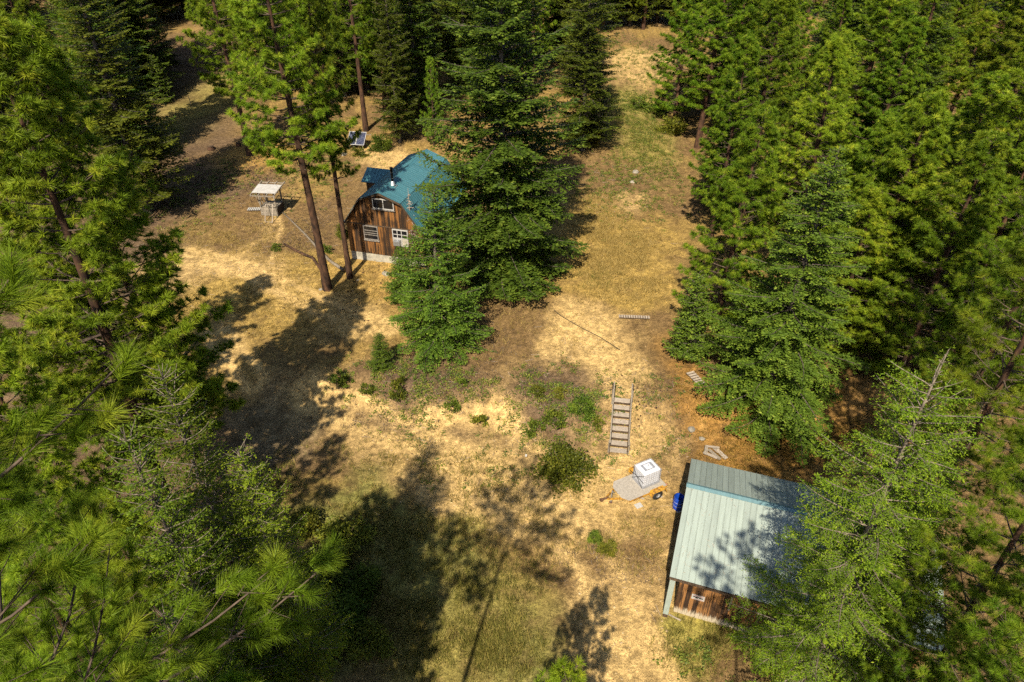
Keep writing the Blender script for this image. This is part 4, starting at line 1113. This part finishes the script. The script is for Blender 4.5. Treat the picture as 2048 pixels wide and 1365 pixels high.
def slatted(name, label, px, py, L, W, n, az, mat, rails=3):
    p = G(px, py)
    t = thing(name, label, 'pallet', (p.x, p.y, p.z + .06), R(az))
    for j in range(rails):
        y = -W / 2 + .04 + j * (W - .08) / (rails - 1)
        MB().box(-L / 2, L / 2, y - .035, y + .035, 0, .085).build('rail', M['dark_wood'], t)
    for k in range(n):
        x = -L / 2 + .05 + k * (L - .1) / (n - 1)
        w = (L / n) * .36
        MB().box(x - w, x + w, -W / 2 - .02, W / 2 + .02, .0852, .11).build('slat', mat, t)
    return t
slatted('slatted_walkway', 'long low slatted wooden walkway lying on the brown dirt', 1268, 637, 2.3, .32, 13, -4, M['tread'], 2)
slatted('wood_pallet', 'grey slatted pallet lying half under the bell-shaped fir', 1391, 760, 1.35, .55, 6, 112, M['tread'])
slatted('wood_pallet', 'pale slatted pallet lying left of the wooden stand', 509, 421, 1.2, .6, 7, 3, M['white'])

hp = [G(a, b_) for a, b_ in ((1108, 622), (1120, 632), (1150, 650), (1172, 662), (1200, 676), (1222, 690), (1240, 702))]
hm = MB().tube([(p.x, p.y, p.z + .06) for p in hp], .022, 6)
tag(hm.build('garden_hose', M['black']), 'thin dark hose lying across the sandy path', 'hose')

# fallen logs
def log(name, label, pix, radii, mat, lift):
    pts = [G(a, b_) for a, b_ in pix]
    o = MB().tube([(p.x, p.y, p.z + r * .8 + lf) for p, r, lf in zip(pts, radii, lift)], radii, 10).build(name, mat, smooth=True)
    return tag(o, label, 'log')
log('fallen_log', 'long thin grey fallen trunk lying from the wooden stand to the pines', ((566, 428), (590, 452), (612, 474), (634, 499), (660, 526), (688, 545)), (.05, .07, .09, .11, .13, .15), M['bark_grey'], (.1, .15, .15, .15, .1, .1))
log('fallen_log', 'bent reddish brown log left of the cabin pines', ((569, 491), (590, 503), (608, 512), (625, 519), (634, 531), (646, 549)), (.10, .11, .12, .12, .10, .07), M['bark'], (.05, .05, .05, .1, .05, 0))

# wooden stand with white roof sheet, ladder
sp_ = G(541, 432)
WS = thing('wooden_stand', 'raised grey wooden stand with a white roof sheet left of the cabin pines', 'stand', sp_, R(-6))
ws_w, ws_d = 1.7, 1.5
for x in (-.75, .75):
    for y in (0, 1.5):
        MB().box(x - .06, x + .06, y - .06, y + .06, -.3, 2.35).build('post', M['old_wood'], WS)
for k in range(4):
    MB().box(-.85, .85, -.09 - .003 * k, -.065, .05 + k * .20, .23 + k * .20).build('skirt_board', M['old_wood'], WS)
for k in range(4):
    MB().box(.815, .84, -.05, 1.55, .05 + k * .20, .23 + k * .20).build('skirt_board', M['dark_wood'], WS)
for k in range(9):
    MB().box(-.85, .85, -.06 + k * .18, .1 + k * .18, .86, .90).build('floor_board', M['old_wood'], WS)
for a, c in (((-.7, -.075, .95), (-.1, -.075, 2.25)), ((-.3, -.075, .95), (.3, -.075, 2.25)), ((.1, -.075, .95), (.66, -.075, 2.25))):
    MB().beam(a, (a[0] - (c[0] - a[0]) * .6, c[1], c[2]), .05, .09, (0, 1, 0)).build('brace', M['old_wood'], WS)
rt = Matrix.Rotation(R(-9), 4, 'X')
for y in (-.75, .1, 1.0, 1.95):
    MB().beam((-1.25, y, 2.40 + (y) * .10), (1.25, y, 2.40 + y * .10), .09, .08).build('roof_rail', M['old_wood'], WS)
for x in (-1.15, -.4, .4, 1.15):
    MB().beam((x, -.8, 2.41), (x, 2.1, 2.70), .07, .08).build('rafter', M['old_wood'], WS)
MB().box(-1.2, 1.12, -.38, 1.35, 0, .02, Matrix.Translation((0, 0, 2.515)) @ Matrix.Rotation(R(5.7), 4, 'X')).build('roof_sheet', M['white'], WS)
lp = G(541, 441)
ld = thing('leaning_ladder', 'pale wooden ladder leaning on the front of the wooden stand', 'ladder', (lp.x, lp.y, lp.z), R(-6))
for x in (-.36, .36):
    MB().beam((x, -.45, -.05), (x, .42, 1.5), .06, .05).build('rail', M['tread'], ld)
for k in range(2):
    f = (.04, .97)[k]
    MB().beam((-.36, -.45 + .87 * f, -.05 + 1.55 * f), (.36, -.45 + .87 * f, -.05 + 1.55 * f), .05, .05).build('rung', M['tread'], ld)

# solar panels on a tilted rack
spn = G(712, 300)
sol = thing('solar_array', 'pair of tilted solar panels on a rack behind the cabin', 'solar panel', spn, R(-9))
TL = Matrix.Translation((0, 0, .55)) @ Matrix.Rotation(R(38), 4, 'X')
for k, x0 in enumerate((-1.02, .02)):
    pn = MB().box(x0, x0 + 1.0, 0, 1.75, 0, .035, TL).build('panel', M['cell_line'], sol)
    for i in range(6):
        for j in range(10):
            MB().box(x0 + .055 + i * .15, x0 + .055 + i * .15 + .14, .07 + j * .162, .07 + j * .162 + .15, .036, .041, TL).build('cell', M['panel_blue'], pn)
    for a, b_, c, d in ((x0, x0 + .04, 0, 1.75), (x0 + .96, x0 + 1.0, 0, 1.75), (x0 + .04, x0 + .96, 0, .04), (x0 + .04, x0 + .96, 1.71, 1.75)):
        MB().box(a, b_, c, d, .0355, .055, TL).build('frame', M['white'], pn)
for x in (-.8, .8):
    MB().beam((x, .1, -.2), (x, .12, .62), .07, .07).build('front_leg', M['old_wood'], sol)
    MB().beam((x, 1.25, -.2), (x, 1.25, 1.45), .07, .07).build('rear_leg', M['old_wood'], sol)
MB().beam((-.95, 1.22, 1.42), (1.6, 1.22, 1.42), .06, .06).build('cross_bar', M['old_wood'], sol)

# stakes, stumps, stones
sk = G(383, 213)
tag(MB().tube([(sk.x, sk.y, sk.z - .2), (sk.x - .05, sk.y, sk.z + 1.4)], .035, 6).build('survey_stake', M['tread']), 'thin pale stake standing on the far left slope', 'stake')
rs = random.Random(8)
def stone(name, label, cat, px, py, r, mat):
    p = G(px, py)
    import bmesh
    bm = bmesh.new(); bmesh.ops.create_icosphere(bm, subdivisions=2, radius=r)
    for v in bm.verts:
        k = .75 + .5 * float(vnoise(v.co.x / r * 1.5 + px, v.co.y / r * 1.5 + v.co.z / r, 3))
        v.co = Vector((v.co.x * k * 1.2, v.co.y * k, v.co.z * k * .6))
    me = bpy.data.meshes.new(name); bm.to_mesh(me); bm.free(); me.materials.append(mat)
    o = link(name, me, None, (p.x, p.y, p.z + r * .12), (0, 0, rs.uniform(0, 6)))
    return tag(o, label, cat)
def stump(label, px, py, r, h):
    p = G(px, py)
    t = thing('tree_stump', label, 'stump', p, px)
    MB().lathe([(r * 1.35, -.2), (r * 1.2, .08), (r, h * .6), (r * .97, h)], 12).build('bark', M['bark'], t)
    MB().lathe([(.0, h - .02), (r * .97, h - .004)], 12).build('cut_face', M['dark_wood'], t)
stump('larger blackened stump at the edge of the left tree shade', 423, 299, .38, .35)
stump('smaller dark stump on the yellow slope left of the pine', 477, 292, .24, .35)
stone('stone', 'pale stone in the dirt between stairs and bell-shaped fir', 'stone', 1383, 860, .26, M['stone'])
stone('stone', 'grey boulder at the lower edge of the young fir by the cabin', 'stone', 772, 549, .34, M['stone'])
stone('stone', 'rough stone beside the roots of the left cabin pine', 'stone', 642, 580, .16, M['stone'])
stone('stone', 'small pale stone right of the reddish pine base', 'stone', 716, 561, .13, M['stone'])
stone('stone', 'pale rock in the grass of the upper gap', 'stone', 1271, 345, .35, M['stone'])
stone('stone', 'pale rock lower in the upper gap, by the golden grass', 'stone', 1264, 365, .28, M['stone'])
stone('stone', 'stone near the upper handrail on the right of the stairs', 'stone', 1404, 878, .18, M['stone'])
stone('stone', 'pale stone heap below the solar panels', 'stone', 688, 310, .35, M['stone'])

# dead young tree before the cabin wall
dt = thing('dead_tree', 'bare dead sapling with grey twigs in front of the right cabin window', 'tree', G(830, 532))
rng = np.random.default_rng(77)
limbs = []; lr = []
zz = .6
while zz < 6.6:
    for k in range(4):
        az = rng.uniform(0, 6.28); L = 1.45 * (1 - zz / 7.4) * rng.uniform(.6, 1.1)
        s = np.linspace(0, 1, 5); P = np.zeros((5, 3)); P[:, 0] = np.cos(az) * s * L; P[:, 1] = np.sin(az) * s * L; P[:, 2] = zz + L * (.22 * s - .45 * s ** 2)
        limbs.append(P); lr.append(np.linspace(.020, .007, 5))
        for j in range(3):
            i = rng.integers(1, 4); q = P[i] + np.array([np.cos(az + rng.choice([-.8, .8])), np.sin(az + rng.choice([-.8, .8])), -.25]) * L * .4
            limbs.append(np.linspace(P[i], q, 5)); lr.append(np.linspace(.010, .005, 5))
    zz += rng.uniform(.22, .38)
V, F = np_tubes(np.array(limbs), np.array(lr), 4)
link('branches', np_mesh('dead_branches', V, F, [M['dead']]), dt)
MB().tube([(0, 0, -.3), (.03, .02, 2.4), (-.04, .05, 5), (0, .04, 7)], [.07, .06, .04, .012], 8).build('trunk', M['dead'], dt)

# ------------------------------------------------------------------ shrubs
def shrub_mesh(seed, leaves, shape='round', leaf=(.075, .045), mat='shrub', clumps=26):
    """unit shrub, radius 1 and height 1: leaf clumps over a dome plus stems"""
    rng = np.random.default_rng(seed)
    C = rng.normal(size=(clumps, 3)); C = unit(C); C[:, 2] = np.abs(C[:, 2]); C *= rng.uniform(.35, 1.12, (clumps, 1))
    C[:, 2] = C[:, 2] * .95 + .05
    n = leaves // clumps
    P = C[:, None] + rng.normal(size=(clumps, n, 3)) * np.array([.15, .15, .13])
    P = P.reshape(-1, 3); P[:, 2] = np.abs(P[:, 2])
    D = unit(P - np.array([0, 0, .1]) + rng.normal(0, .5, P.shape)); N = unit(rng.normal(0, .7, P.shape) + np.array([0, 0, 1.0]))
    W = unit(np.cross(D, N))
    L = leaf[0] * rng.uniform(.7, 1.3, (len(P), 1)); Wd = leaf[1] * rng.uniform(.7, 1.3, (len(P), 1))
    mid = P + D * L * .5
    V = np.stack([P, mid - W * Wd, P + D * L, mid + W * Wd], 1).reshape(-1, 3)
    i = np.arange(len(P)) * 4
    F = np.concatenate([np.stack([i, i + 1, i + 2], 1), np.stack([i, i + 2, i + 3], 1)])
    ct = rng.uniform(.2, .65, clumps)
    T = np.clip(np.repeat(ct, n) + rng.normal(0, .15, len(P)), 0, 1)
    leafm = np_mesh('shrub_leaves', V, F, [M[mat]], tint=np.repeat(T, 4))
    s = np.linspace(0, 1, 4)[None, :, None]
    paths = np.concatenate([C[:, None, :] * s * np.array([1, 1, 1.0])], 0)
    paths[:, :, 2] = C[:, None, 2] * (s[..., 0] ** .7)
    Vs, Fs = np_tubes(paths, np.tile(np.linspace(.02, .008, 4), (clumps, 1)), 3)
    return leafm, np_mesh('shrub_stems', Vs, Fs, [M['bark_limb']])

S_ROUND = [shrub_mesh(1, 5200, leaf=(.085, .036), clumps=60), shrub_mesh(2, 3000, leaf=(.10, .045), clumps=40)]
S_LOOSE = [shrub_mesh(3, 700, leaf=(.17, .085), clumps=16), shrub_mesh(4, 560, leaf=(.18, .09), clumps=13), shrub_mesh(5, 800, leaf=(.15, .08), clumps=20)]
S_YEL = shrub_mesh(6, 2200, leaf=(.10, .05), mat='shrub_yellow', clumps=34)
def shrub(name, kind, px, py, r, h, label, group=None, rz=0):
    p = G(px, py)
    t = thing(name, label, 'bush', p, rz + px * .01, group)
    t.scale = (r, r, h)
    link('stems', kind[1], t); link('leaves', kind[0], t)
shrub('bush', S_ROUND[0], 1125, 945, 1.62, 1.35, 'large round dark green bush left of the trailer')
shrub('bush', S_ROUND[1], 1166, 825, .85, .95, 'dark compact bush on the bank left of the stairs')
shrub('bush', S_LOOSE[2], 1110, 850, .75, .8, 'light green bush below the dark compact bush on the bank')
shrub('bush', S_LOOSE[0], 1066, 862, .62, .75, 'yellow-green bush at the foot of the bank above the large round bush')
shrub('bush', S_LOOSE[1], 960, 848, .60, .7, 'bright green bush alone at the foot of the bank')
shrub('bush', S_LOOSE[2], 795, 795, .55, .95, 'tall narrow bush on the sandy bank below the medium fir')
shrub('bush', S_LOOSE[1], 800, 770, .45, .6, 'small bush just above the tall narrow bush', rz=2)
shrub('bush', S_LOOSE[0], 905, 815, .55, .55, 'low bush in the dry brush in the middle of the bank')
shrub('bush', S_LOOSE[1], 925, 770, .45, .5, 'little bush high on the dry brushy bank')
shrub('bush', S_LOOSE[2], 1075, 790, .50, .55, 'small bush on the bank up left of the dark compact bush')
shrub('bush', S_LOOSE[0], 1118, 790, .45, .5, 'small bush between two others on the bank left of the stair top')
shrub('bush', S_LOOSE[1], 1195, 850, .5, .45, 'low bush next to the left stair rail')
shrub('bush', S_ROUND[1], 1190, 1082, .42, .45, 'small dark bush on the lower dirt, upper of the pair')
shrub('bush', S_ROUND[1], 1215, 1103, .50, .45, 'small dark bush on the lower dirt, lower of the pair', rz=1.4)
shrub('bush', S_LOOSE[0], 690, 760, .8, .45, 'spreading low bush at the left end of the bank')
shrub('bush', S_LOOSE[2], 735, 780, .6, .35, 'flat bush right of the spreading one at the left end of the bank', rz=1)
shrub('bush', S_YEL, 1172, 282, 1.9, 2.1, 'yellow autumn bush at the foot of the olive fir by the upper gap')
shrub('bush', S_LOOSE[0], 553, 500, .45, .6, 'small green bush left of the bent reddish log')
shrub('bush', S_LOOSE[1], 655, 505, .45, .6, 'small green bush between the two cabin pine trunks')
shrub('bush', S_ROUND[1], 690, 475, .7, 1.1, 'dark bush at the left corner of the cabin')
shrub('bush', S_LOOSE[2], 1275, 215, 1.2, 1.0, 'green bush across the upper gap below the track', rz=2)
shrub('bush', S_LOOSE[0], 1315, 225, 1.3, 1.2, 'green bush at the right side of the upper gap')
shrub('bush', S_LOOSE[1], 718, 312, .8, .8, 'green bush under the solar panels')
shrub('bush', S_ROUND[1], 765, 300, 1.2, 1.6, 'olive bush behind the cabin wing roof')
shrub('bush', S_ROUND[1], 1345, 265, 1.6, 1.6, 'dark bush under the pine at the right of the gap')
for k, (px, py, r, h) in enumerate(((690, 1090, 1.3, 1.2), (640, 1160, 1.5, 1.4), (720, 1180, 1.1, 1.0), (680, 1260, 1.4, 1.2), (610, 1060, 1.0, .9), (740, 1290, 1.0, .8), (620, 1290, 1.4, 1.2))):
    shrub('bush', S_ROUND[1], px, py, r, h, 'shaded leafy bush in the dark thicket at the lower left', 'bushes of the shaded lower left thicket', rz=k)

# ------------------------------------------------------------------ grass, weeds, cones and twigs on the ground
def surface_z(x, y):
    nr_ = np.exp(-np.maximum(0, np.hypot(x, y - 35) - 42) / 20)
    return terrain(x, y) + nr_ * (0.10 * (fbm(x * 0.9, y * 0.9, 3, 8) - 0.5) + 0.07 * (fbm(x * 2.6, y * 2.6, 2, 41) - 0.5))

def scatter_px(rng, blobs, per):
    """points on the terrain inside elliptical photo patches"""
    xs = []; ys = []
    for px, py, rx, ry, dens in blobs:
        g = G(px, py)
        d = g.y * math.cos(R(PITCH)) + (CAM_H - g.z) * math.sin(R(PITCH))
        el = math.atan2(CAM_H - g.z, g.y)
        wx, wy = rx * d / FPX, ry * d / FPX / math.sin(el)
        n = int(per * dens * wx * wy * 3.14)
        t = rng.uniform(0, 6.283, n); r = np.sqrt(rng.uniform(0, 1, n)) * (1 + .25 * rng.normal(size=n))
        xs.append(g.x + np.cos(t) * r * wx); ys.append(g.y + np.sin(t) * r * wy)
    x = np.concatenate(xs); y = np.concatenate(ys)
    keep = fbm(x * .8, y * .8, 3, 77) > rng.uniform(.25, .6, len(x))
    x, y = x[keep], y[keep]
    # keep clear of the buildings
    c, s = math.cos(SH_ROT), math.sin(SH_ROT)
    a = (x - FL.x) * c + (y - FL.y) * s; b_ = -(x - FL.x) * s + (y - FL.y) * c
    c2, s2 = math.cos(-R(15.7)), math.sin(-R(15.7))
    a2 = (x - CAB_BL.x) * c2 + (y - CAB_BL.y) * s2; b2 = -(x - CAB_BL.x) * s2 + (y - CAB_BL.y) * c2
    ok = ~((a > -.3) & (a < 12) & (b_ > -.1) & (b_ < 7.4)) & ~((a2 > -.2) & (a2 < 7.1) & (b2 > -.1) & (b2 < 10))
    return x[ok], y[ok]

def blades(x, y, rng, n, h, w, lean=.5, mat='dry_grass', tint=(.3, .7), spread=.09, name='grass'):
    N = len(x)
    z = surface_z(x, y)
    base = np.stack([x, y, z - .02], 1)[:, None] + np.concatenate([rng.normal(0, spread, (N, n, 2)), np.zeros((N, n, 1))], 2)
    H = h * rng.uniform(.5, 1.2, (N, n, 1)) * rng.uniform(.6, 1.3, (N, 1, 1))
    d = np.concatenate([rng.normal(0, lean, (N, n, 2)), np.ones((N, n, 1))], 2); d = unit(d)
    tip = base + d * H
    t = rng.uniform(0, 6.283, (N, n))
    wv = np.stack([np.cos(t), np.sin(t), np.zeros_like(t)], -1) * w / 2
    V = np.stack([base - wv, base + wv, tip], 2).reshape(-1, 3)
    T = np.clip(rng.uniform(tint[0], tint[1], (N, 1)) + rng.normal(0, .12, (N, n)), 0, 1)
    return np_mesh(name, V, np.arange(len(V)).reshape(-1, 3), [M[mat]], tint=np.repeat(T.ravel(), 3))

def leaflets(x, y, rng, n, h, size, mat, spread=.12, tint=(.2, .8), name='low_plants'):
    N = len(x)
    z = surface_z(x, y)
    P = np.stack([x, y, z], 1)[:, None] + np.concatenate([rng.normal(0, spread, (N, n, 2)), rng.uniform(.0, h, (N, n, 1))], 2)
    P = P.reshape(-1, 3)
    D = unit(rng.normal(size=P.shape) * np.array([1, 1, .35])); Nn = unit(rng.normal(0, .5, P.shape) + np.array([0, 0, 1.0])); W = unit(np.cross(D, Nn))
    L = size * rng.uniform(.6, 1.3, (len(P), 1)); mid = P + D * L * .5
    V = np.stack([P, mid - W * L * .28, P + D * L, mid + W * L * .28], 1).reshape(-1, 3)
    i = np.arange(len(P)) * 4
    F = np.concatenate([np.stack([i, i + 1, i + 2], 1), np.stack([i, i + 2, i + 3], 1)])
    T = np.clip(np.repeat(rng.uniform(tint[0], tint[1], N), n) + rng.normal(0, .12, N * n), 0, 1)
    return np_mesh(name, V, F, [M[mat]], tint=np.repeat(T, 4))

rng = np.random.default_rng(101)
GOLDB = [(1230, 490, 95, 55, 3), (1250, 565, 95, 40, 2.5), (1190, 430, 50, 40, 1.5), (520, 625, 150, 50, .8), (420, 600, 80, 50, .7), (620, 540, 90, 40, .7), (900, 640, 300, 120, .25), (1000, 980, 300, 90, .5), (1290, 1080, 90, 60, .5), (480, 470, 150, 40, .6), (740, 560, 80, 40, .5), (1100, 1080, 200, 60, .9)]
x, y = scatter_px(rng, GOLDB, 26)
tag(link('dry_grass', blades(x, y, rng, 6, .32, .034, .75, 'dry_grass', (.25, .8), .10, 'dry_grass')), 'dry golden grass on the clearing', None, None, 'stuff')
GREENB = [(800, 1150, 140, 90, 2.4), (900, 1260, 160, 100, 2.6), (700, 1060, 90, 70, 2), (870, 1060, 110, 40, 1.2), (1390, 1300, 70, 50, 2.2), (1040, 1320, 120, 60, 2), (650, 1220, 100, 110, 2), (1280, 265, 50, 60, .8), (1000, 1150, 120, 60, .8), (1440, 1250, 60, 40, 2), (560, 960, 80, 60, 1.5), (1000, 985, 200, 60, .35), (880, 910, 160, 50, .4), (1150, 1060, 140, 50, .4), (680, 900, 90, 50, .5), (1290, 1080, 80, 60, .3), (1310, 830, 60, 90, .3), (1180, 560, 60, 20, .5)]
x, y = scatter_px(rng, GREENB, 20)
tag(link('half_green_grass', blades(x, y, rng, 7, .38, .030, .55, 'green_grass', (.1, .85), .10, 'half_green_grass')), 'half green tall grass at the foot of the clearing', None, None, 'stuff')
HERBB = [(840, 770, 120, 55, 2.0), (1130, 810, 120, 70, 2.2), (980, 760, 90, 50, .5), (715, 765, 60, 30, 1.5), (1250, 370, 110, 60, .9), (1290, 270, 50, 60, 1.2), (1270, 210, 50, 25, 1.4), (430, 365, 90, 40, .5), (1330, 830, 60, 80, .35), (1000, 940, 200, 50, .25), (640, 330, 90, 60, .5), (390, 420, 80, 40, .5), (1290, 130, 60, 40, .5), (1380, 1320, 60, 40, 1)]
x, y = scatter_px(rng, HERBB, 7)
tag(link('low_plants', leaflets(x, y, rng, 16, .18, .13, 'herb', .13, (.05, .75))), 'scattered low green plants on the bank and upper gap', None, None, 'stuff')
ORB = [(1600, 890, 150, 70, 2), (1480, 910, 90, 50, 1.6), (1390, 790, 40, 70, 1), (1700, 830, 80, 70, 2), (1480, 965, 90, 30, 1.6), (1560, 990, 90, 20, 1.6)]
x, y = scatter_px(rng, ORB, 9)
tag(link('rusty_ground_cover', leaflets(x, y, rng, 12, .14, .09, 'orange_herb', .14, (.0, .9), 'rusty_ground_cover')), 'rusty orange ground cover behind the shed', None, None, 'stuff')
BRUSH = [(840, 770, 120, 50, 1.6), (1130, 800, 110, 65, 1.6), (980, 765, 80, 40, 1), (430, 365, 110, 45, .6), (1320, 820, 60, 80, .6), (960, 690, 90, 40, .5), (620, 450, 90, 50, .5), (1200, 1130, 120, 50, .6), (720, 830, 90, 30, .6)]
x, y = scatter_px(rng, BRUSH, 24)
M['dead_brush'] = leaf_mat('dead_brush_twigs', (0.04, 0.027, 0.018), (0.10, 0.072, 0.05), (0.20, 0.155, 0.11), 0.1, 0.8, 0.05)
tag(link('dead_brush', blades(x, y, rng, 7, .24, .034, 1.1, 'dead_brush', (.1, .8), .10, 'dead_brush')), 'dead purple-brown brush on the bank', None, None, 'stuff')
# pine cones and dark litter crumbs
CONES = [(440, 360, 120, 45, 3.5), (520, 340, 60, 25, 2), (740, 560, 80, 35, 1.5), (720, 625, 60, 20, 1.6), (560, 400, 60, 40, 1.5), (640, 600, 90, 30, .7), (1000, 860, 320, 150, .25), (1290, 850, 60, 90, 1.2), (500, 620, 150, 60, .3)]
x, y = scatter_px(rng, CONES, 1.6)
P = np.stack([x, y, surface_z(x, y) + .03], 1)
oct_ = np.array([[1, 0, 0], [-1, 0, 0], [0, 1, 0], [0, -1, 0], [0, 0, 1], [0, 0, -1]])
of = np.array([[0, 2, 4], [2, 1, 4], [1, 3, 4], [3, 0, 4], [2, 0, 5], [1, 2, 5], [3, 1, 5], [0, 3, 5]])
sz = rng.uniform(.04, .085, (len(P), 1, 1)) * rng.uniform(.7, 1.4, (len(P), 1, 3))
V = (P[:, None] + oct_[None] * sz).reshape(-1, 3)
F = (of[None] + (np.arange(len(P)) * 6)[:, None, None]).reshape(-1, 3)
tag(link('pine_cones', np_mesh('pine_cones', V, F, [M['bark']])), 'dark pine cones strewn on the needle litter', None, None, 'stuff')
# fallen twigs
x, y = scatter_px(rng, [(1000, 860, 350, 180, .5), (500, 480, 220, 140, .6), (1290, 900, 80, 120, 1.2), (1250, 1150, 90, 120, .8), (840, 770, 130, 60, 2), (1130, 800, 120, 70, 2), (1250, 400, 120, 100, .5)], .9)
t = rng.uniform(0, 6.28, len(x)); L = rng.uniform(.15, .7, len(x))
q = np.stack([np.stack([x - np.cos(t) * L / 2, y - np.sin(t) * L / 2, surface_z(x, y) + .03], 1), np.stack([x + np.cos(t) * L / 2, y + np.sin(t) * L / 2, surface_z(x, y) + .05], 1)], 1)
V, F = np_tubes(q, np.tile([.012, .007], (len(x), 1)), 3)
tag(link('fallen_twigs', np_mesh('fallen_twigs', V, F, [M['dead']])), 'thin fallen twigs on the dirt', None, None, 'stuff')

# pebbles and clods on the bare dirt
x, y = scatter_px(rng, [(1180, 690, 90, 70, 1), (1000, 985, 180, 50, 1), (880, 905, 140, 40, 1), (700, 800, 70, 30, 1.5), (1250, 1250, 90, 110, 1), (1010, 820, 60, 60, 1.2), (1290, 870, 60, 80, 1), (480, 540, 140, 30, 1), (640, 610, 100, 25, 1), (450, 680, 60, 60, 1)], 5)
P = np.stack([x, y, surface_z(x, y) + .01], 1)
sz = rng.uniform(.02, .07, (len(P), 1, 1)) * rng.uniform(.7, 1.5, (len(P), 1, 3)) * np.array([1, 1, .6])
V = (P[:, None] + oct_[None] * sz).reshape(-1, 3)
F = (of[None] + (np.arange(len(P)) * 6)[:, None, None]).reshape(-1, 3)
M['clod'] = simple_mat('dirt_clods', (0.46, 0.33, 0.17), .95, 0, .3, 4)
tag(link('pebbles', np_mesh('pebbles', V, F, [M['clod']])), 'pebbles and dirt clods on the bare tracks', None, None, 'stuff')
# needles and twigs fallen on the shed roof
n_ = 420
a_ = rng.uniform(-.4, 9.5, n_) ; b_ = rng.uniform(-.4, 4.1, n_)
a_ = np.where(rng.uniform(size=n_) < .6, 4 + 6 * rng.uniform(size=n_) ** .7, a_)
zr = EV + (b_ + .52) * (RG - EV) / 4.78 + .035
th = rng.uniform(0, 6.28, n_); L = rng.uniform(.05, .22, n_)
q = np.stack([np.stack([a_, b_, zr], 1), np.stack([a_ + np.cos(th) * L, b_ + np.sin(th) * L, zr + np.sin(th) * L * (RG - EV) / 4.78], 1)], 1)
V, F = np_tubes(q, np.tile([.009, .006], (n_, 1)), 3)
ro = link('fallen_needles', np_mesh('roof_needles', V, F, [M['dead']]), SH)
tag(ro, None, None, None, 'stuff')
